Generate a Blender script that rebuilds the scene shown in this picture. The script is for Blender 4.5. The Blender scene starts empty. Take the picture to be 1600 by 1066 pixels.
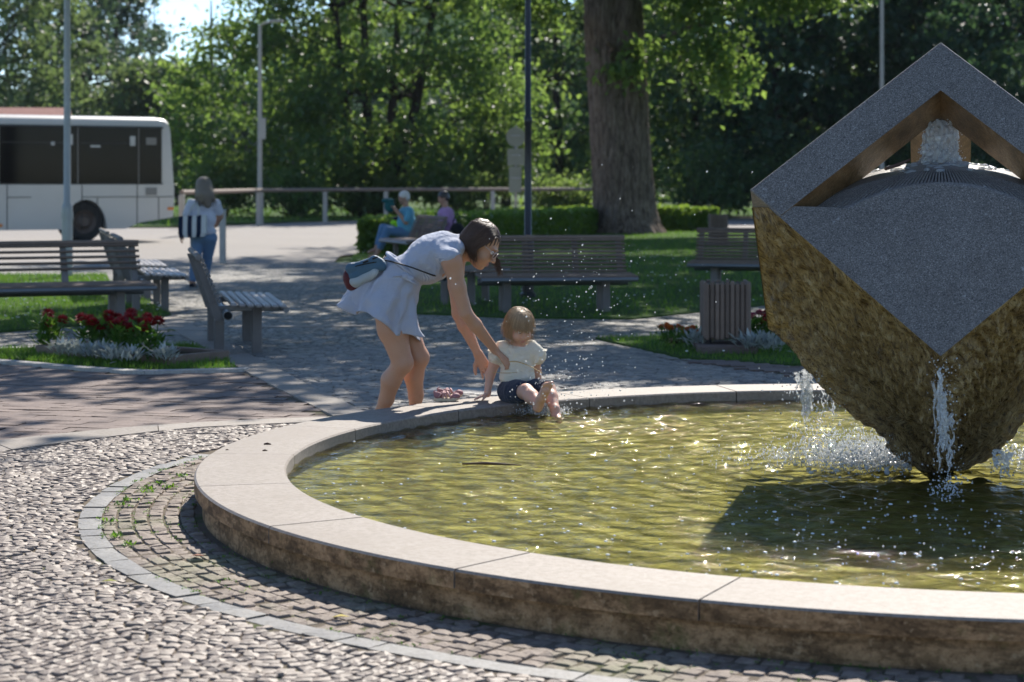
import bpy, bmesh, math, random
import numpy as np
from mathutils import Vector, Matrix, noise as mnoise

random.seed(7)
rng = np.random.default_rng(7)
SC = bpy.context.scene
COL = SC.collection
PI = math.pi
R = math.radians

# ------------------------------------------------------------------ camera, sky, sun, exposure
FPX, HOR, CAMZ = 3150.0, 285.0, 1.465          # focal length and horizon row of the photograph (1600 px wide), eye height in metres
cam_d = bpy.data.cameras.new('camera')
cam = bpy.data.objects.new('camera', cam_d)
COL.objects.link(cam)
SC.camera = cam
cam.location = (0, 0, CAMZ)
cam.rotation_euler = (R(90), 0, 0)
cam_d.sensor_width = 36
cam_d.lens = 36 * FPX / 1600
cam_d.shift_y = -(533 - HOR) / 1600
cam_d.clip_start = 0.1
cam_d.clip_end = 3000
cam_d.dof.use_dof = True
cam_d.dof.focus_distance = 9.9
cam_d.dof.aperture_fstop = 3.7
cam_d.dof.aperture_blades = 9

SUN_EL, SUN_AZ = 43.0, 15.0                     # degrees; azimuth measured from +Y towards +X
sdir = Vector((math.sin(R(SUN_AZ)) * math.cos(R(SUN_EL)), math.cos(R(SUN_AZ)) * math.cos(R(SUN_EL)), math.sin(R(SUN_EL))))
world = bpy.data.worlds.new('World')
SC.world = world
world.use_nodes = True
wn = world.node_tree
sky = wn.nodes.new('ShaderNodeTexSky')
sky.sky_type = 'NISHITA'
sky.sun_disc = False
sky.altitude = 1500
sky.sun_elevation = R(SUN_EL)
sky.sun_rotation = R(SUN_AZ)
sky.air_density = 0.9
sky.dust_density = 0.0
sky.ozone_density = 2.4
bg = wn.nodes['Background']
bg.inputs[1].default_value = 0.11
wn.links.new(sky.outputs[0], bg.inputs[0])
sun_d = bpy.data.lights.new('sun', 'SUN')
sun_d.energy = 4.6
sun_d.angle = R(0.53)
sun_d.color = (1.0, 0.94, 0.85)

sun = bpy.data.objects.new('sun', sun_d)
COL.objects.link(sun)
sun.rotation_euler = sdir.to_track_quat('Z', 'Y').to_euler()
SC.view_settings.view_transform = 'Standard'
SC.view_settings.look = 'None'
SC.view_settings.gamma = 1.0
SC.view_settings.exposure = 0.9
SC.cycles.max_bounces = 8
SC.cycles.transparent_max_bounces = 12
SC.cycles.caustics_reflective = False
SC.cycles.caustics_refractive = False
SC.cycles.sample_clamp_indirect = 6.0
try:
    SC.cycles.use_denoising = True
except Exception:
    pass


def at(x, y, z=0.0):
    """photo pixel -> the point of that pixel's ray at height z (ground, rim, seat ...)"""
    D = FPX * (CAMZ - z) / (y - HOR)
    return Vector(((x - 800) / FPX * D, D, z))


def P(x, y, D):
    """photo pixel -> the point of that pixel's ray at depth D metres"""
    return Vector(((x - 800) / FPX * D, D, CAMZ - (y - HOR) / FPX * D))


# ------------------------------------------------------------------ node materials
MATS = {}


class NT:
    def __init__(s, name):
        s.m = bpy.data.materials.new(name)
        s.m.use_nodes = True
        s.t = s.m.node_tree
        s.n = s.t.nodes
        s.b = s.n['Principled BSDF']
        s.out = s.n['Material Output']

    def node(s, kind, **kw):
        nd = s.n.new('ShaderNode' + kind)
        for k, v in kw.items():
            if k in nd.inputs.keys():
                s.put(nd.inputs[k], v)
            else:
                setattr(nd, k, v)
        return nd

    def put(s, inp, v):
        if isinstance(v, bpy.types.NodeSocket):
            s.t.links.new(v, inp)
        else:
            if inp.type == 'RGBA' and not hasattr(v, '__len__'):
                v = (v, v, v, 1)
            if inp.type == 'RGBA' and len(v) == 3:
                v = (*v, 1)
            inp.default_value = v

    def co(s, kind='Object', scale=(1, 1, 1), rot=(0, 0, 0)):
        tc = s.node('TexCoord')
        mp = s.node('Mapping')
        s.put(mp.inputs['Vector'], tc.outputs[kind])
        mp.inputs['Scale'].default_value = scale if hasattr(scale, '__len__') else (scale,) * 3
        mp.inputs['Rotation'].default_value = rot
        return mp.outputs[0]

    def world_co(s, scale=(1, 1, 1)):
        g = s.node('NewGeometry')
        mp = s.node('Mapping')
        s.put(mp.inputs['Vector'], g.outputs['Position'])
        mp.inputs['Scale'].default_value = scale if hasattr(scale, '__len__') else (scale,) * 3
        return mp.outputs[0]

    def noise(s, vec, scale, detail=4, rough=0.55, dist=0.0):
        nd = s.node('TexNoise')
        s.put(nd.inputs['Vector'], vec)
        nd.inputs['Scale'].default_value = scale
        nd.inputs['Detail'].default_value = detail
        nd.inputs['Roughness'].default_value = rough
        nd.inputs['Distortion'].default_value = dist
        return nd.outputs['Fac']

    def ramp(s, fac, stops):
        nd = s.node('ValToRGB')
        cr = nd.color_ramp
        while len(cr.elements) < len(stops):
            cr.elements.new(0.5)
        for e, (p, c) in zip(cr.elements, stops):
            e.position = p
            if not hasattr(c, '__len__'):
                c = (c, c, c)
            e.color = (*c, 1)
        s.put(nd.inputs[0], fac)
        return nd.outputs[0]

    def mix(s, fac, a, b, blend='MIX'):
        nd = s.node('Mix', data_type='RGBA', blend_type=blend)
        s.put(nd.inputs[0], fac)
        s.put(nd.inputs[6], a)
        s.put(nd.inputs[7], b)
        return nd.outputs[2]

    def math(s, op, a, b=0.0, c=0.0):
        nd = s.node('Math', operation=op)
        s.put(nd.inputs[0], a)
        s.put(nd.inputs[1], b)
        s.put(nd.inputs[2], c)
        return nd.outputs[0]

    def rnd(s):
        """a random value for each piece, whether it is an object or one of the islands of a joined mesh"""
        g = s.node('NewGeometry')
        o = s.node('ObjectInfo')
        return s.math('FRACT', s.math('ADD', g.outputs['Random Per Island'], o.outputs['Random']))

    def bump(s, h, strength=0.3, dist=0.01, normal=None):
        nd = s.node('Bump')
        nd.inputs['Strength'].default_value = strength
        nd.inputs['Distance'].default_value = dist
        s.put(nd.inputs['Height'], h)
        if normal is not None:
            s.put(nd.inputs['Normal'], normal)
        return nd.outputs[0]

    def set(s, **kw):
        names = dict(col='Base Color', rough='Roughness', metal='Metallic', spec='Specular IOR Level', normal='Normal',
                     trans='Transmission Weight', ior='IOR', alpha='Alpha', coat='Coat Weight', sss='Subsurface Weight',
                     sheen='Sheen Weight', sssr='Subsurface Radius', ssss='Subsurface Scale', sheenr='Sheen Roughness', coatr='Coat Roughness')
        for k, v in kw.items():
            s.put(s.b.inputs[names[k]], v)
        return s


def mat_simple(name, col, rough=0.6, var=0.15, scale=12, bump=0.15, bscale=60, bdist=0.004, metal=0.0, spec=0.4, perpiece=0.0):
    t = NT(name)
    v = t.co('Object')
    n = t.noise(v, scale, 5)
    c = t.mix(n, tuple(x * (1 - var) for x in col), tuple(min(1, x * (1 + var)) for x in col))
    if perpiece:
        r = t.rnd()
        c = t.mix(r, c, t.mix(1.0, c, (1 - perpiece,) * 3, 'MULTIPLY'))
    t.set(col=c, rough=rough, metal=metal, spec=spec)
    if bump:
        t.set(normal=t.bump(t.noise(v, bscale, 5), bump, bdist))
    MATS[name] = t.m
    return t.m


# ------------------------------------------------------------------ mesh building
class MB:
    """collects simple shapes and links them as ONE mesh object"""

    def __init__(s):
        s.v = []
        s.f = []

    def add(s, vs, fs):
        o = len(s.v)
        s.v += [tuple(p) for p in vs]
        s.f += [tuple(i + o for i in f) for f in fs]
        return s

    def box(s, c, size, rot=None, bev=0.0):
        x, y, z = (d / 2 for d in size)
        if bev <= 0:
            vs = [(-x, -y, -z), (x, -y, -z), (x, y, -z), (-x, y, -z), (-x, -y, z), (x, -y, z), (x, y, z), (-x, y, z)]
            fs = [(3, 2, 1, 0), (4, 5, 6, 7), (0, 1, 5, 4), (1, 2, 6, 5), (2, 3, 7, 6), (3, 0, 4, 7)]
        else:
            b = min(bev, x * .9, y * .9, z * .9)
            bm = bmesh.new()
            bmesh.ops.create_cube(bm, size=1)
            for v in bm.verts:
                v.co = (v.co.x * 2 * x, v.co.y * 2 * y, v.co.z * 2 * z)
            bmesh.ops.bevel(bm, geom=bm.edges[:], offset=b, segments=1, affect='EDGES', profile=0.5)
            bm.verts.index_update()
            vs = [v.co[:] for v in bm.verts]
            fs = [tuple(v.index for v in f.verts) for f in bm.faces]
            bm.free()
        M = rot.to_matrix() if isinstance(rot, (Vector,)) else rot
        if M is not None:
            vs = [M @ Vector(v) for v in vs]
        c = Vector(c)
        return s.add([Vector(v) + c for v in vs], fs)

    def tube(s, pts, rad, n=10, cap=True, flat=1.0):
        pts = [Vector(p) for p in pts]
        rad = rad if hasattr(rad, '__len__') else [rad] * len(pts)
        rings = []
        up = Vector((0, 0, 1))
        prev = None
        for i, p in enumerate(pts):
            d = (pts[min(i + 1, len(pts) - 1)] - pts[max(i - 1, 0)])
            if d.length < 1e-9:
                d = Vector((0, 0, 1))
            d.normalize()
            if prev is None:
                a = d.cross(up if abs(d.z) < .95 else Vector((1, 0, 0)))
            else:
                a = prev - d * prev.dot(d)
            a.normalize()
            prev = a
            b = d.cross(a)
            rings.append([p + (a * math.cos(t) + b * math.sin(t) * flat) * rad[i] for t in (2 * PI * k / n for k in range(n))])
        vs = [q for r in rings for q in r]
        fs = [(i * n + k, i * n + (k + 1) % n, (i + 1) * n + (k + 1) % n, (i + 1) * n + k) for i in range(len(pts) - 1) for k in range(n)]
        if cap:
            fs.append(tuple(range(n))[::-1])
            fs.append(tuple((len(pts) - 1) * n + k for k in range(n)))
        return s.add(vs, fs)

    def lathe(s, prof, n=24, c=(0, 0, 0), axis='z', cap=True):
        vs = []
        for r, h in prof:
            for k in range(n):
                t = 2 * PI * k / n
                if axis == 'z':
                    vs.append((c[0] + r * math.cos(t), c[1] + r * math.sin(t), c[2] + h))
                elif axis == 'y':
                    vs.append((c[0] + r * math.cos(t), c[1] + h, c[2] + r * math.sin(t)))
                else:
                    vs.append((c[0] + h, c[1] + r * math.cos(t), c[2] + r * math.sin(t)))
        m = len(prof)
        fs = [(i * n + k, i * n + (k + 1) % n, (i + 1) * n + (k + 1) % n, (i + 1) * n + k) for i in range(m - 1) for k in range(n)]
        if cap:
            fs.append(tuple(range(n))[::-1])
            fs.append(tuple((m - 1) * n + k for k in range(n)))
        return s.add(vs, fs)

    def ell(s, c, r, seg=12, rings=8, M=None):
        vs, fs = [], []
        for i in range(rings + 1):
            ph = PI * i / rings
            for k in range(seg):
                t = 2 * PI * k / seg
                p = Vector((r[0] * math.sin(ph) * math.cos(t), r[1] * math.sin(ph) * math.sin(t), r[2] * math.cos(ph)))
                if M is not None:
                    p = M @ p
                vs.append(p + Vector(c))
        for i in range(rings):
            for k in range(seg):
                fs.append((i * seg + k, (i + 1) * seg + k, (i + 1) * seg + (k + 1) % seg, i * seg + (k + 1) % seg))
        return s.add(vs, fs)

    def poly(s, pts, z0, z1):
        """flat prism over an xy polygon"""
        n = len(pts)
        vs = [(p[0], p[1], z0) for p in pts] + [(p[0], p[1], z1) for p in pts]
        fs = [tuple(range(n))[::-1], tuple(range(n, 2 * n))] + [(i, (i + 1) % n, n + (i + 1) % n, n + i) for i in range(n)]
        return s.add(vs, fs)

    def mesh(s, name, smooth=False):
        me = bpy.data.meshes.new(name)
        me.from_pydata(s.v, [], s.f)
        me.update()
        bm = bmesh.new()
        bm.from_mesh(me)
        bmesh.ops.recalc_face_normals(bm, faces=bm.faces)
        bm.to_mesh(me)
        bm.free()
        if smooth:
            me.polygons.foreach_set('use_smooth', [True] * len(me.polygons))
            if smooth == 'auto':
                me.set_sharp_from_angle(angle=R(38))
        return me

    def build(s, name, m=None, parent=None, smooth=False, loc=None):
        return obj(name, s.mesh(name, smooth), m, parent, loc)


def npmesh(name, V, F, smooth=True):
    """fast mesh from numpy arrays; F is (n,3) or (n,4)"""
    me = bpy.data.meshes.new(name)
    V = np.ascontiguousarray(V, dtype=np.float32)
    F = np.ascontiguousarray(F, dtype=np.int32)
    k = F.shape[1]
    me.vertices.add(len(V))
    me.vertices.foreach_set('co', V.ravel())
    me.loops.add(F.size)
    me.loops.foreach_set('vertex_index', F.ravel())
    me.polygons.add(len(F))
    me.polygons.foreach_set('loop_start', np.arange(0, F.size, k, dtype=np.int32))
    me.polygons.foreach_set('loop_total', np.full(len(F), k, dtype=np.int32))
    me.polygons.foreach_set('use_smooth', np.full(len(F), smooth))
    me.update(calc_edges=True)
    me.validate()
    return me


def obj(name, me, m=None, parent=None, loc=None, rz=None):
    o = bpy.data.objects.new(name, me)
    COL.objects.link(o)
    if m is not None and me is not None and len(me.materials) == 0:
        me.materials.append(MATS[m] if isinstance(m, str) else m)
    if parent is not None:
        o.parent = parent
    if loc is not None:
        o.location = loc
    if rz is not None:
        o.rotation_euler = (0, 0, rz)
    return o


def tag(o, label=None, cat=None, group=None, kind=None):
    if label:
        o['label'] = label
    if cat:
        o['category'] = cat
    if group:
        o['group'] = group
    if kind:
        o['kind'] = kind
    return o


def thing(name, label, cat, loc=(0, 0, 0), rz=0.0, group=None):
    o = obj(name, None, None, None, loc, rz)
    o.empty_display_size = 0.2
    return tag(o, label, cat, group)


def copy_tree(o, parent=None):
    c = o.copy()
    COL.objects.link(c)
    c.parent = parent
    for ch in list(o.children):
        copy_tree(ch, c)
    return c


# ------------------------------------------------------------------ bodies: smooth union of tapered limbs -> one continuous surface
class Body:
    def __init__(s):
        s.p = []

    def cone(s, a, ra, b, rb, k=0.02):
        s.p.append(('c', np.array(a, float), float(ra), np.array(b, float), float(rb), k, 1))
        return s

    def chain(s, pts, rad, k=0.02):
        for i in range(len(pts) - 1):
            s.cone(pts[i], rad[i], pts[i + 1], rad[i + 1], k)
        return s

    def ell(s, c, r, M=None, k=0.02, sign=1):
        M = np.eye(3) if M is None else np.array(M, float)
        s.p.append(('e', np.array(c, float), np.array(r, float), M, None, k, sign))
        return s

    def mesh(s, name, vox=0.006, wob=None):
        lo = np.array([1e9] * 3)
        hi = -lo
        for q in s.p:
            if q[6] < 0:
                continue
            if q[0] == 'c':
                r = max(q[2], q[4])
                lo = np.minimum(lo, np.minimum(q[1], q[3]) - r)
                hi = np.maximum(hi, np.maximum(q[1], q[3]) + r)
            else:
                r = q[2].max()
                lo = np.minimum(lo, q[1] - r)
                hi = np.maximum(hi, q[1] + r)
        lo -= 4 * vox
        hi += 4 * vox
        n = np.ceil((hi - lo) / vox).astype(int) + 1
        ax = [lo[i] + vox * np.arange(n[i]) for i in range(3)]
        d = np.full(n, 1.0, np.float32)
        for q in s.p:
            k = q[5]
            if q[0] == 'c':
                r = max(q[2], q[4]) + k + 3 * vox
                a, b = np.minimum(q[1], q[3]) - r, np.maximum(q[1], q[3]) + r
            else:
                r = q[2].max() + k + 3 * vox
                a, b = q[1] - r, q[1] + r
            i0 = np.clip(np.floor((a - lo) / vox).astype(int), 0, n)
            i1 = np.clip(np.ceil((b - lo) / vox).astype(int) + 1, 0, n)
            if (i1 <= i0).any():
                continue
            X = ax[0][i0[0]:i1[0]][:, None, None]
            Y = ax[1][i0[1]:i1[1]][None, :, None]
            Z = ax[2][i0[2]:i1[2]][None, None, :]
            if q[0] == 'c':
                ab = q[3] - q[1]
                L2 = max(float(ab @ ab), 1e-12)
                px, py, pz = X - q[1][0], Y - q[1][1], Z - q[1][2]
                t = np.clip((px * ab[0] + py * ab[1] + pz * ab[2]) / L2, 0, 1)
                e = np.sqrt((px - t * ab[0]) ** 2 + (py - t * ab[1]) ** 2 + (pz - t * ab[2]) ** 2) - (q[2] + t * (q[4] - q[2]))
            else:
                px, py, pz = X - q[1][0], Y - q[1][1], Z - q[1][2]
                M, rr = q[3], q[2]
                u = [(px * M[0][i] + py * M[1][i] + pz * M[2][i]) for i in range(3)]
                k0 = np.sqrt(sum((u[i] / rr[i]) ** 2 for i in range(3)))
                k1 = np.sqrt(sum((u[i] / rr[i] ** 2) ** 2 for i in range(3)))
                e = k0 * (k0 - 1) / np.maximum(k1, 1e-6)
            sub = d[i0[0]:i1[0], i0[1]:i1[1], i0[2]:i1[2]]
            if q[6] > 0:
                h = np.clip(0.5 + 0.5 * (sub - e) / k, 0, 1)
                sub[...] = sub * (1 - h) + e * h - k * h * (1 - h)
            else:
                h = np.clip(0.5 - 0.5 * (sub + e) / k, 0, 1)
                sub[...] = sub * (1 - h) - e * h + k * h * (1 - h)
        return surface_nets(name, d, lo, vox, wob)


def surface_nets(name, d, lo, vox, wob=None):
    s = d < 0
    c = np.zeros(tuple(x - 1 for x in d.shape), np.int8)
    offs = [(i, j, k) for i in (0, 1) for j in (0, 1) for k in (0, 1)]
    nx, ny, nz = c.shape
    for i, j, k in offs:
        c += s[i:i + nx, j:j + ny, k:k + nz]
    act = np.argwhere((c > 0) & (c < 8))
    ids = np.full(c.shape, -1, np.int32)
    ids[act[:, 0], act[:, 1], act[:, 2]] = np.arange(len(act))
    val = np.stack([d[act[:, 0] + i, act[:, 1] + j, act[:, 2] + k] for i, j, k in offs], 1)
    acc = np.zeros((len(act), 3))
    cnt = np.zeros(len(act))
    O = np.array(offs, float)
    for a in range(8):
        for b in range(a + 1, 8):
            if np.abs(O[a] - O[b]).sum() != 1:
                continue
            m = (val[:, a] < 0) != (val[:, b] < 0)
            t = val[m, a] / (val[m, a] - val[m, b])
            acc[m] += O[a] + t[:, None] * (O[b] - O[a])
            cnt[m] += 1
    V = lo + vox * (act + acc / cnt[:, None])
    F = []
    for axn in range(3):
        u, v = [q for q in range(3) if q != axn]
        sl0 = [slice(1, -1)] * 3
        sl1 = [slice(1, -1)] * 3
        sl0[axn] = slice(0, -1)
        sl1[axn] = slice(1, None)
        A, B = s[tuple(sl0)], s[tuple(sl1)]
        e = np.argwhere(A != B)
        fl = A[e[:, 0], e[:, 1], e[:, 2]]
        e = e + np.array([0 if q == axn else 1 for q in range(3)])
        def cell(du, dv):
            g = e.copy()
            g[:, u] -= du
            g[:, v] -= dv
            return ids[g[:, 0], g[:, 1], g[:, 2]]
        q = np.stack([cell(0, 0), cell(1, 0), cell(1, 1), cell(0, 1)], 1)
        flip = fl if axn != 1 else ~fl
        q[~flip] = q[~flip][:, ::-1]
        F.append(q)
    F = np.concatenate(F)
    if wob is not None:
        V = wob(V)
    return npmesh(name, V, F, True)


def frame(fwd, up):
    """3x3 with columns forward, left, up"""
    f = Vector(fwd).normalized()
    l = Vector(up).cross(f).normalized()
    u = f.cross(l)
    return Matrix((f, l, u)).transposed()


def hand(b, w, d, n, th, curl=(0.3, 0.4, 0.4), sc=1.0, spread=0.07, thumb_out=0.7, k=0.006):
    """palm and five fingers; w wrist, d finger direction, n side the fingers curl to, th side of the thumb"""
    w, d, n, th = Vector(w), Vector(d).normalized(), Vector(n).normalized(), Vector(th).normalized()
    n = (n - d * n.dot(d)).normalized()
    th = d.cross(n) * (1 if d.cross(n).dot(th) > 0 else -1)
    kn = []
    for i in range(4):
        off = (1.5 - i) * 0.0195 * sc
        kp = w + d * (0.083 - 0.004 * abs(i - 1)) * sc + th * off
        kn.append(kp)
        b.cone(w + th * off * .55, .0155 * sc, kp, .0115 * sc, .012 * sc)
    for i, L in enumerate((.068, .076, .071, .055)):
        p = kn[i]
        a = 0.0
        fd = (d + th * (1.5 - i) * spread).normalized()
        r = (.0092, .0095, .0092, .0082)[i] * sc
        for j, fr in enumerate((.45, .31, .24)):
            a += curl[j]
            q = p + (fd * math.cos(a) + n * math.sin(a)) * L * fr * sc
            b.cone(p, r, q, r * .9, k * sc)
            p, r = q, r * .9
    t0 = w + d * .028 * sc + th * .018 * sc
    t1 = t0 + (d * .75 + th * thumb_out + n * .35).normalized() * .042 * sc
    t2 = t1 + (d * 1.0 + th * thumb_out * .4 + n * .45).normalized() * .032 * sc
    t3 = t2 + (d * 1.0 + th * thumb_out * .1 + n * .5).normalized() * .022 * sc
    b.chain([t0, t1, t2, t3], [.0165 * sc, .0125 * sc, .0105 * sc, .008 * sc], k * 1.3 * sc)


def lerp(a, b, t):
    return a + (b - a) * t
# ------------------------------------------------------------------ materials of the setting
def stone_mat(name, ca, cb, speck=0.0, rough=0.75, pscale=1.0, stain=None, perpiece=0.35, bump=0.35, spec=0.35):
    t = NT(name)
    v = t.world_co(pscale)
    n1 = t.noise(v, 3.0, 4)
    n2 = t.noise(v, 45, 3)
    c = t.mix(t.rnd(), ca, cb) if perpiece else t.mix(n1, ca, cb)
    c = t.mix(t.math('MULTIPLY', n1, 0.5), c, t.mix(1.0, c, (.72, .68, .62), 'MULTIPLY'))
    if speck:
        c = t.mix(t.ramp(t.noise(v, 260, 2, .7), [(.42, 0), (.62, 1)]), t.mix(1.0, c, (1 - speck,) * 3, 'MULTIPLY'), t.mix(1.0, c, (1 + speck,) * 3, 'MULTIPLY'))
    c = t.mix(t.ramp(n2, [(.35, .55), (.6, 0)]), c, t.mix(1.0, c, (.6, .56, .5), 'MULTIPLY'))
    if stain:
        c = t.mix(t.ramp(t.noise(v, 1.3, 6, .65), [(.5, 0), (.68, .7)]), c, stain)
    t.set(col=c, rough=rough, spec=spec, normal=t.bump(t.noise(v, 90, 5, .6), bump, .006))
    MATS[name] = t.m


stone_mat('cobble', (.205, .168, .143), (.32, .262, .218), .14, .6, bump=.3, spec=.5)
stone_mat('cobble_ring', (.185, .145, .118), (.28, .225, .188), .12, .72, stain=(.16, .17, .08), bump=.6)
stone_mat('cobble_plaza', (.20, .19, .18), (.36, .33, .29), .12, .66, bump=.6)
stone_mat('slate_band', (.18, .18, .185), (.255, .25, .242), .1, .6, bump=.4)
stone_mat('paver', (.155, .115, .102), (.22, .167, .146), .1, .75, bump=.4)
stone_mat('pale_slab', (.255, .225, .197), (.315, .28, .247), .12, .7, bump=.25)
stone_mat('coping', (.258, .222, .192), (.295, .255, .221), .16, .62, stain=(.20, .165, .135), bump=.2, spec=.4)
stone_mat('kerb', (.40, .39, .37), (.50, .48, .45), .1, .8, bump=.3)

t = NT('wall_stain')                             # the basin's outer wall: damp, brown stains with ragged edges
v = t.world_co()
n = t.noise(t.world_co((1, 1, 1.8)), 4.2, 10, .72, .5)
vz = t.world_co((1, 1, 3.2))
n3 = t.noise(vz, 5.5, 9, .74, .3)
c = t.ramp(n, [(.34, (.10, .068, .042)), (.46, (.24, .165, .10)), (.56, (.42, .30, .195)), (.72, (.52, .40, .28))])
c = t.mix(t.ramp(n3, [(.48, 0), (.58, .75)]), c, (.10, .068, .04))
c = t.mix(t.ramp(t.noise(v, 5, 6, .7), [(.56, 0), (.66, .6)]), c, (.085, .105, .03))
c = t.mix(t.ramp(t.noise(v, 42, 6, .75), [(.40, .7), (.52, 0)]), c, t.mix(1.0, c, (.42, .38, .33), 'MULTIPLY'))
c = t.mix(t.ramp(t.noise(v, 23, 5, .7), [(.58, 0), (.66, .6)]), c, (.50, .40, .29))
c = t.mix(1.0, c, (1.0, .84, .66), 'MULTIPLY')
t.set(col=c, rough=.8, spec=.3, normal=t.bump(t.noise(v, 60, 6, .7), .5, .01))
MATS['wall_stain'] = t.m

t = NT('joint_soil')
v = t.world_co()
c = t.mix(t.noise(v, 6, 5), (.10, .082, .063), (.18, .15, .115))
c = t.mix(t.ramp(t.noise(v, 2.3, 6, .7), [(.52, 0), (.66, .8)]), c, (.05, .085, .018))
t.set(col=c, rough=.95, spec=.1, normal=t.bump(t.noise(v, 120, 4), .6, .01))
MATS['joint_soil'] = t.m

t = NT('far_cobble')
v = t.world_co()
vo = t.node('TexVoronoi', feature='F1')
t.put(vo.inputs['Vector'], v)
vo.inputs['Scale'].default_value = 10.5
ed = t.node('TexVoronoi', feature='DISTANCE_TO_EDGE')
t.put(ed.inputs['Vector'], v)
ed.inputs['Scale'].default_value = 10.5
sep = t.node('SeparateColor')
t.put(sep.inputs[0], vo.outputs['Color'])
c = t.mix(sep.outputs[0], (.20, .19, .175), (.36, .33, .29))
c = t.mix(t.ramp(t.noise(v, .8, 6, .6), [(.4, 0), (.7, .45)]), c, (.15, .14, .11))
e = t.ramp(ed.outputs['Distance'], [(.04, 0), (.16, 1)])
c = t.mix(e, (.06, .055, .04), c)
t.set(col=c, rough=.7, normal=t.bump(e, .8, .02))
MATS['far_cobble'] = t.m

t = NT('asphalt')
v = t.world_co()
c = t.mix(t.noise(v, .35, 6, .6), (.20, .18, .165), (.27, .245, .22))
c = t.mix(t.ramp(t.noise(v, 130, 2), [(.4, .3), (.6, 0)]), c, (.12, .11, .1))
t.set(col=c, rough=.85, normal=t.bump(t.noise(v, 150, 3), .5, .01))
MATS['asphalt'] = t.m

t = NT('turf')
v = t.world_co()
c = t.mix(t.noise(v, 1.3, 6, .65), (.035, .085, .012), (.085, .15, .03))
c = t.mix(t.ramp(t.noise(v, 40, 4, .7), [(.4, .6), (.62, 0)]), c, (.02, .04, .008))
t.set(col=c, rough=.9, spec=.15, normal=t.bump(t.noise(v, 60, 4), 1, .03))
MATS['turf'] = t.m

t = NT('grass_blade')
r = t.rnd()
c = t.mix(r, (.045, .12, .015), (.13, .22, .035))
t.set(col=c, rough=.55, spec=.3)
tr = t.node('BsdfTranslucent', Color=t.mix(r, (.10, .26, .02), (.22, .36, .04)))
mx = t.node('MixShader')
mx.inputs[0].default_value = .4
t.t.links.new(t.b.outputs[0], mx.inputs[1])
t.t.links.new(tr.outputs[0], mx.inputs[2])
t.t.links.new(mx.outputs[0], t.out.inputs[0])
MATS['grass_blade'] = t.m

t = NT('soil')
v = t.world_co()
t.set(col=t.mix(t.noise(v, 30, 5), (.03, .02, .013), (.075, .05, .033)), rough=.95, spec=.1, normal=t.bump(t.noise(v, 70, 5), 1, .03))
MATS['soil'] = t.m

t = NT('forest_hill')
v = t.world_co()
n = t.noise(v, .12, 8, .7)
t.set(col=t.mix(n, (.03, .055, .03), (.08, .13, .06)), rough=1, spec=0, normal=t.bump(n, 1, 3))
MATS['forest_hill'] = t.m

t = NT('granite_polished')                       # grey speckled granite, smooth-cut
v = t.co('Object')
sp = t.noise(v, 170, 3, .7)
c = t.ramp(sp, [(.34, (.048, .044, .040)), (.45, (.148, .133, .118)), (.56, (.21, .188, .166)), (.70, (.46, .415, .37))])
c = t.mix(t.ramp(t.noise(v, 55, 4, .7), [(.38, .5), (.52, 0)]), c, t.mix(1.0, c, (.55, .54, .54), 'MULTIPLY'))
c = t.mix(t.ramp(t.noise(v, 3.5, 5, .65), [(.35, .35), (.65, 0)]), c, t.mix(1.0, c, (.6, .58, .55), 'MULTIPLY'))
drip = t.noise(t.co('Object', (9, 9, .8)), 1.0, 6, .65)
c = t.mix(t.ramp(drip, [(.52, 0), (.70, .45)]), c, t.mix(1.0, c, (.62, .56, .50), 'MULTIPLY'))
c = t.mix(t.ramp(t.noise(v, 26, 3, .6), [(.66, 0), (.74, .35)]), c, (.55, .54, .52))
t.set(col=c, rough=t.ramp(sp, [(.3, .30), (.7, .52)]), spec=.5, normal=t.bump(t.noise(v, 160, 3), .12, .004))
MATS['granite_polished'] = t.m

t = NT('granite_wet_brown')                      # the inner faces of the beams, mottled brown
v = t.co('Object')
c = t.ramp(t.noise(v, 9, 7, .7, .4), [(.35, (.13, .075, .03)), (.55, (.26, .155, .07)), (.72, (.38, .25, .13))])
c = t.mix(t.ramp(t.noise(v, 140, 2), [(.4, .5), (.6, 0)]), c, t.mix(1.0, c, (.5, .5, .5), 'MULTIPLY'))
t.set(col=c, rough=.45, spec=.5, normal=t.bump(t.noise(v, 70, 5), .4, .006))
MATS['granite_wet_brown'] = t.m

t = NT('rock_wet')                               # rough-hewn wet stone, golden tan, split along its grain
at_ = t.node('Attribute', attribute_name='grain')
gv = at_.outputs['Vector']
v = t.co('Object')
st = t.noise(gv, 2.6, 11, .72, .35)
g2 = t.node('Mapping')
t.put(g2.inputs['Vector'], gv)
g2.inputs['Scale'].default_value = (3.2, 2.2, 1)
st2 = t.noise(g2.outputs[0], 2.4, 9, .75, .5)
n = t.noise(v, 3.0, 6, .65)
c = t.ramp(st, [(.35, (.11, .066, .02)), (.46, (.42, .275, .10)), (.55, (.66, .47, .20)), (.66, (.86, .70, .41))])
c = t.mix(t.ramp(st2, [(.40, .85), (.50, 0)]), c, t.mix(1.0, c, (.38, .34, .30), 'MULTIPLY'))
c = t.mix(t.ramp(n, [(.40, .5), (.62, 0)]), c, t.mix(1.0, c, (.55, .50, .42), 'MULTIPLY'))
bmp = t.bump(st, 1.0, .04)
bmp = t.bump(st2, 1.0, .02, bmp)
bmp = t.bump(t.noise(v, 70, 6, .75), .7, .008, bmp)
t.set(col=c, rough=t.ramp(st2, [(.4, .18), (.62, .5)]), spec=.65, normal=bmp)
MATS['rock_wet'] = t.m

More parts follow.
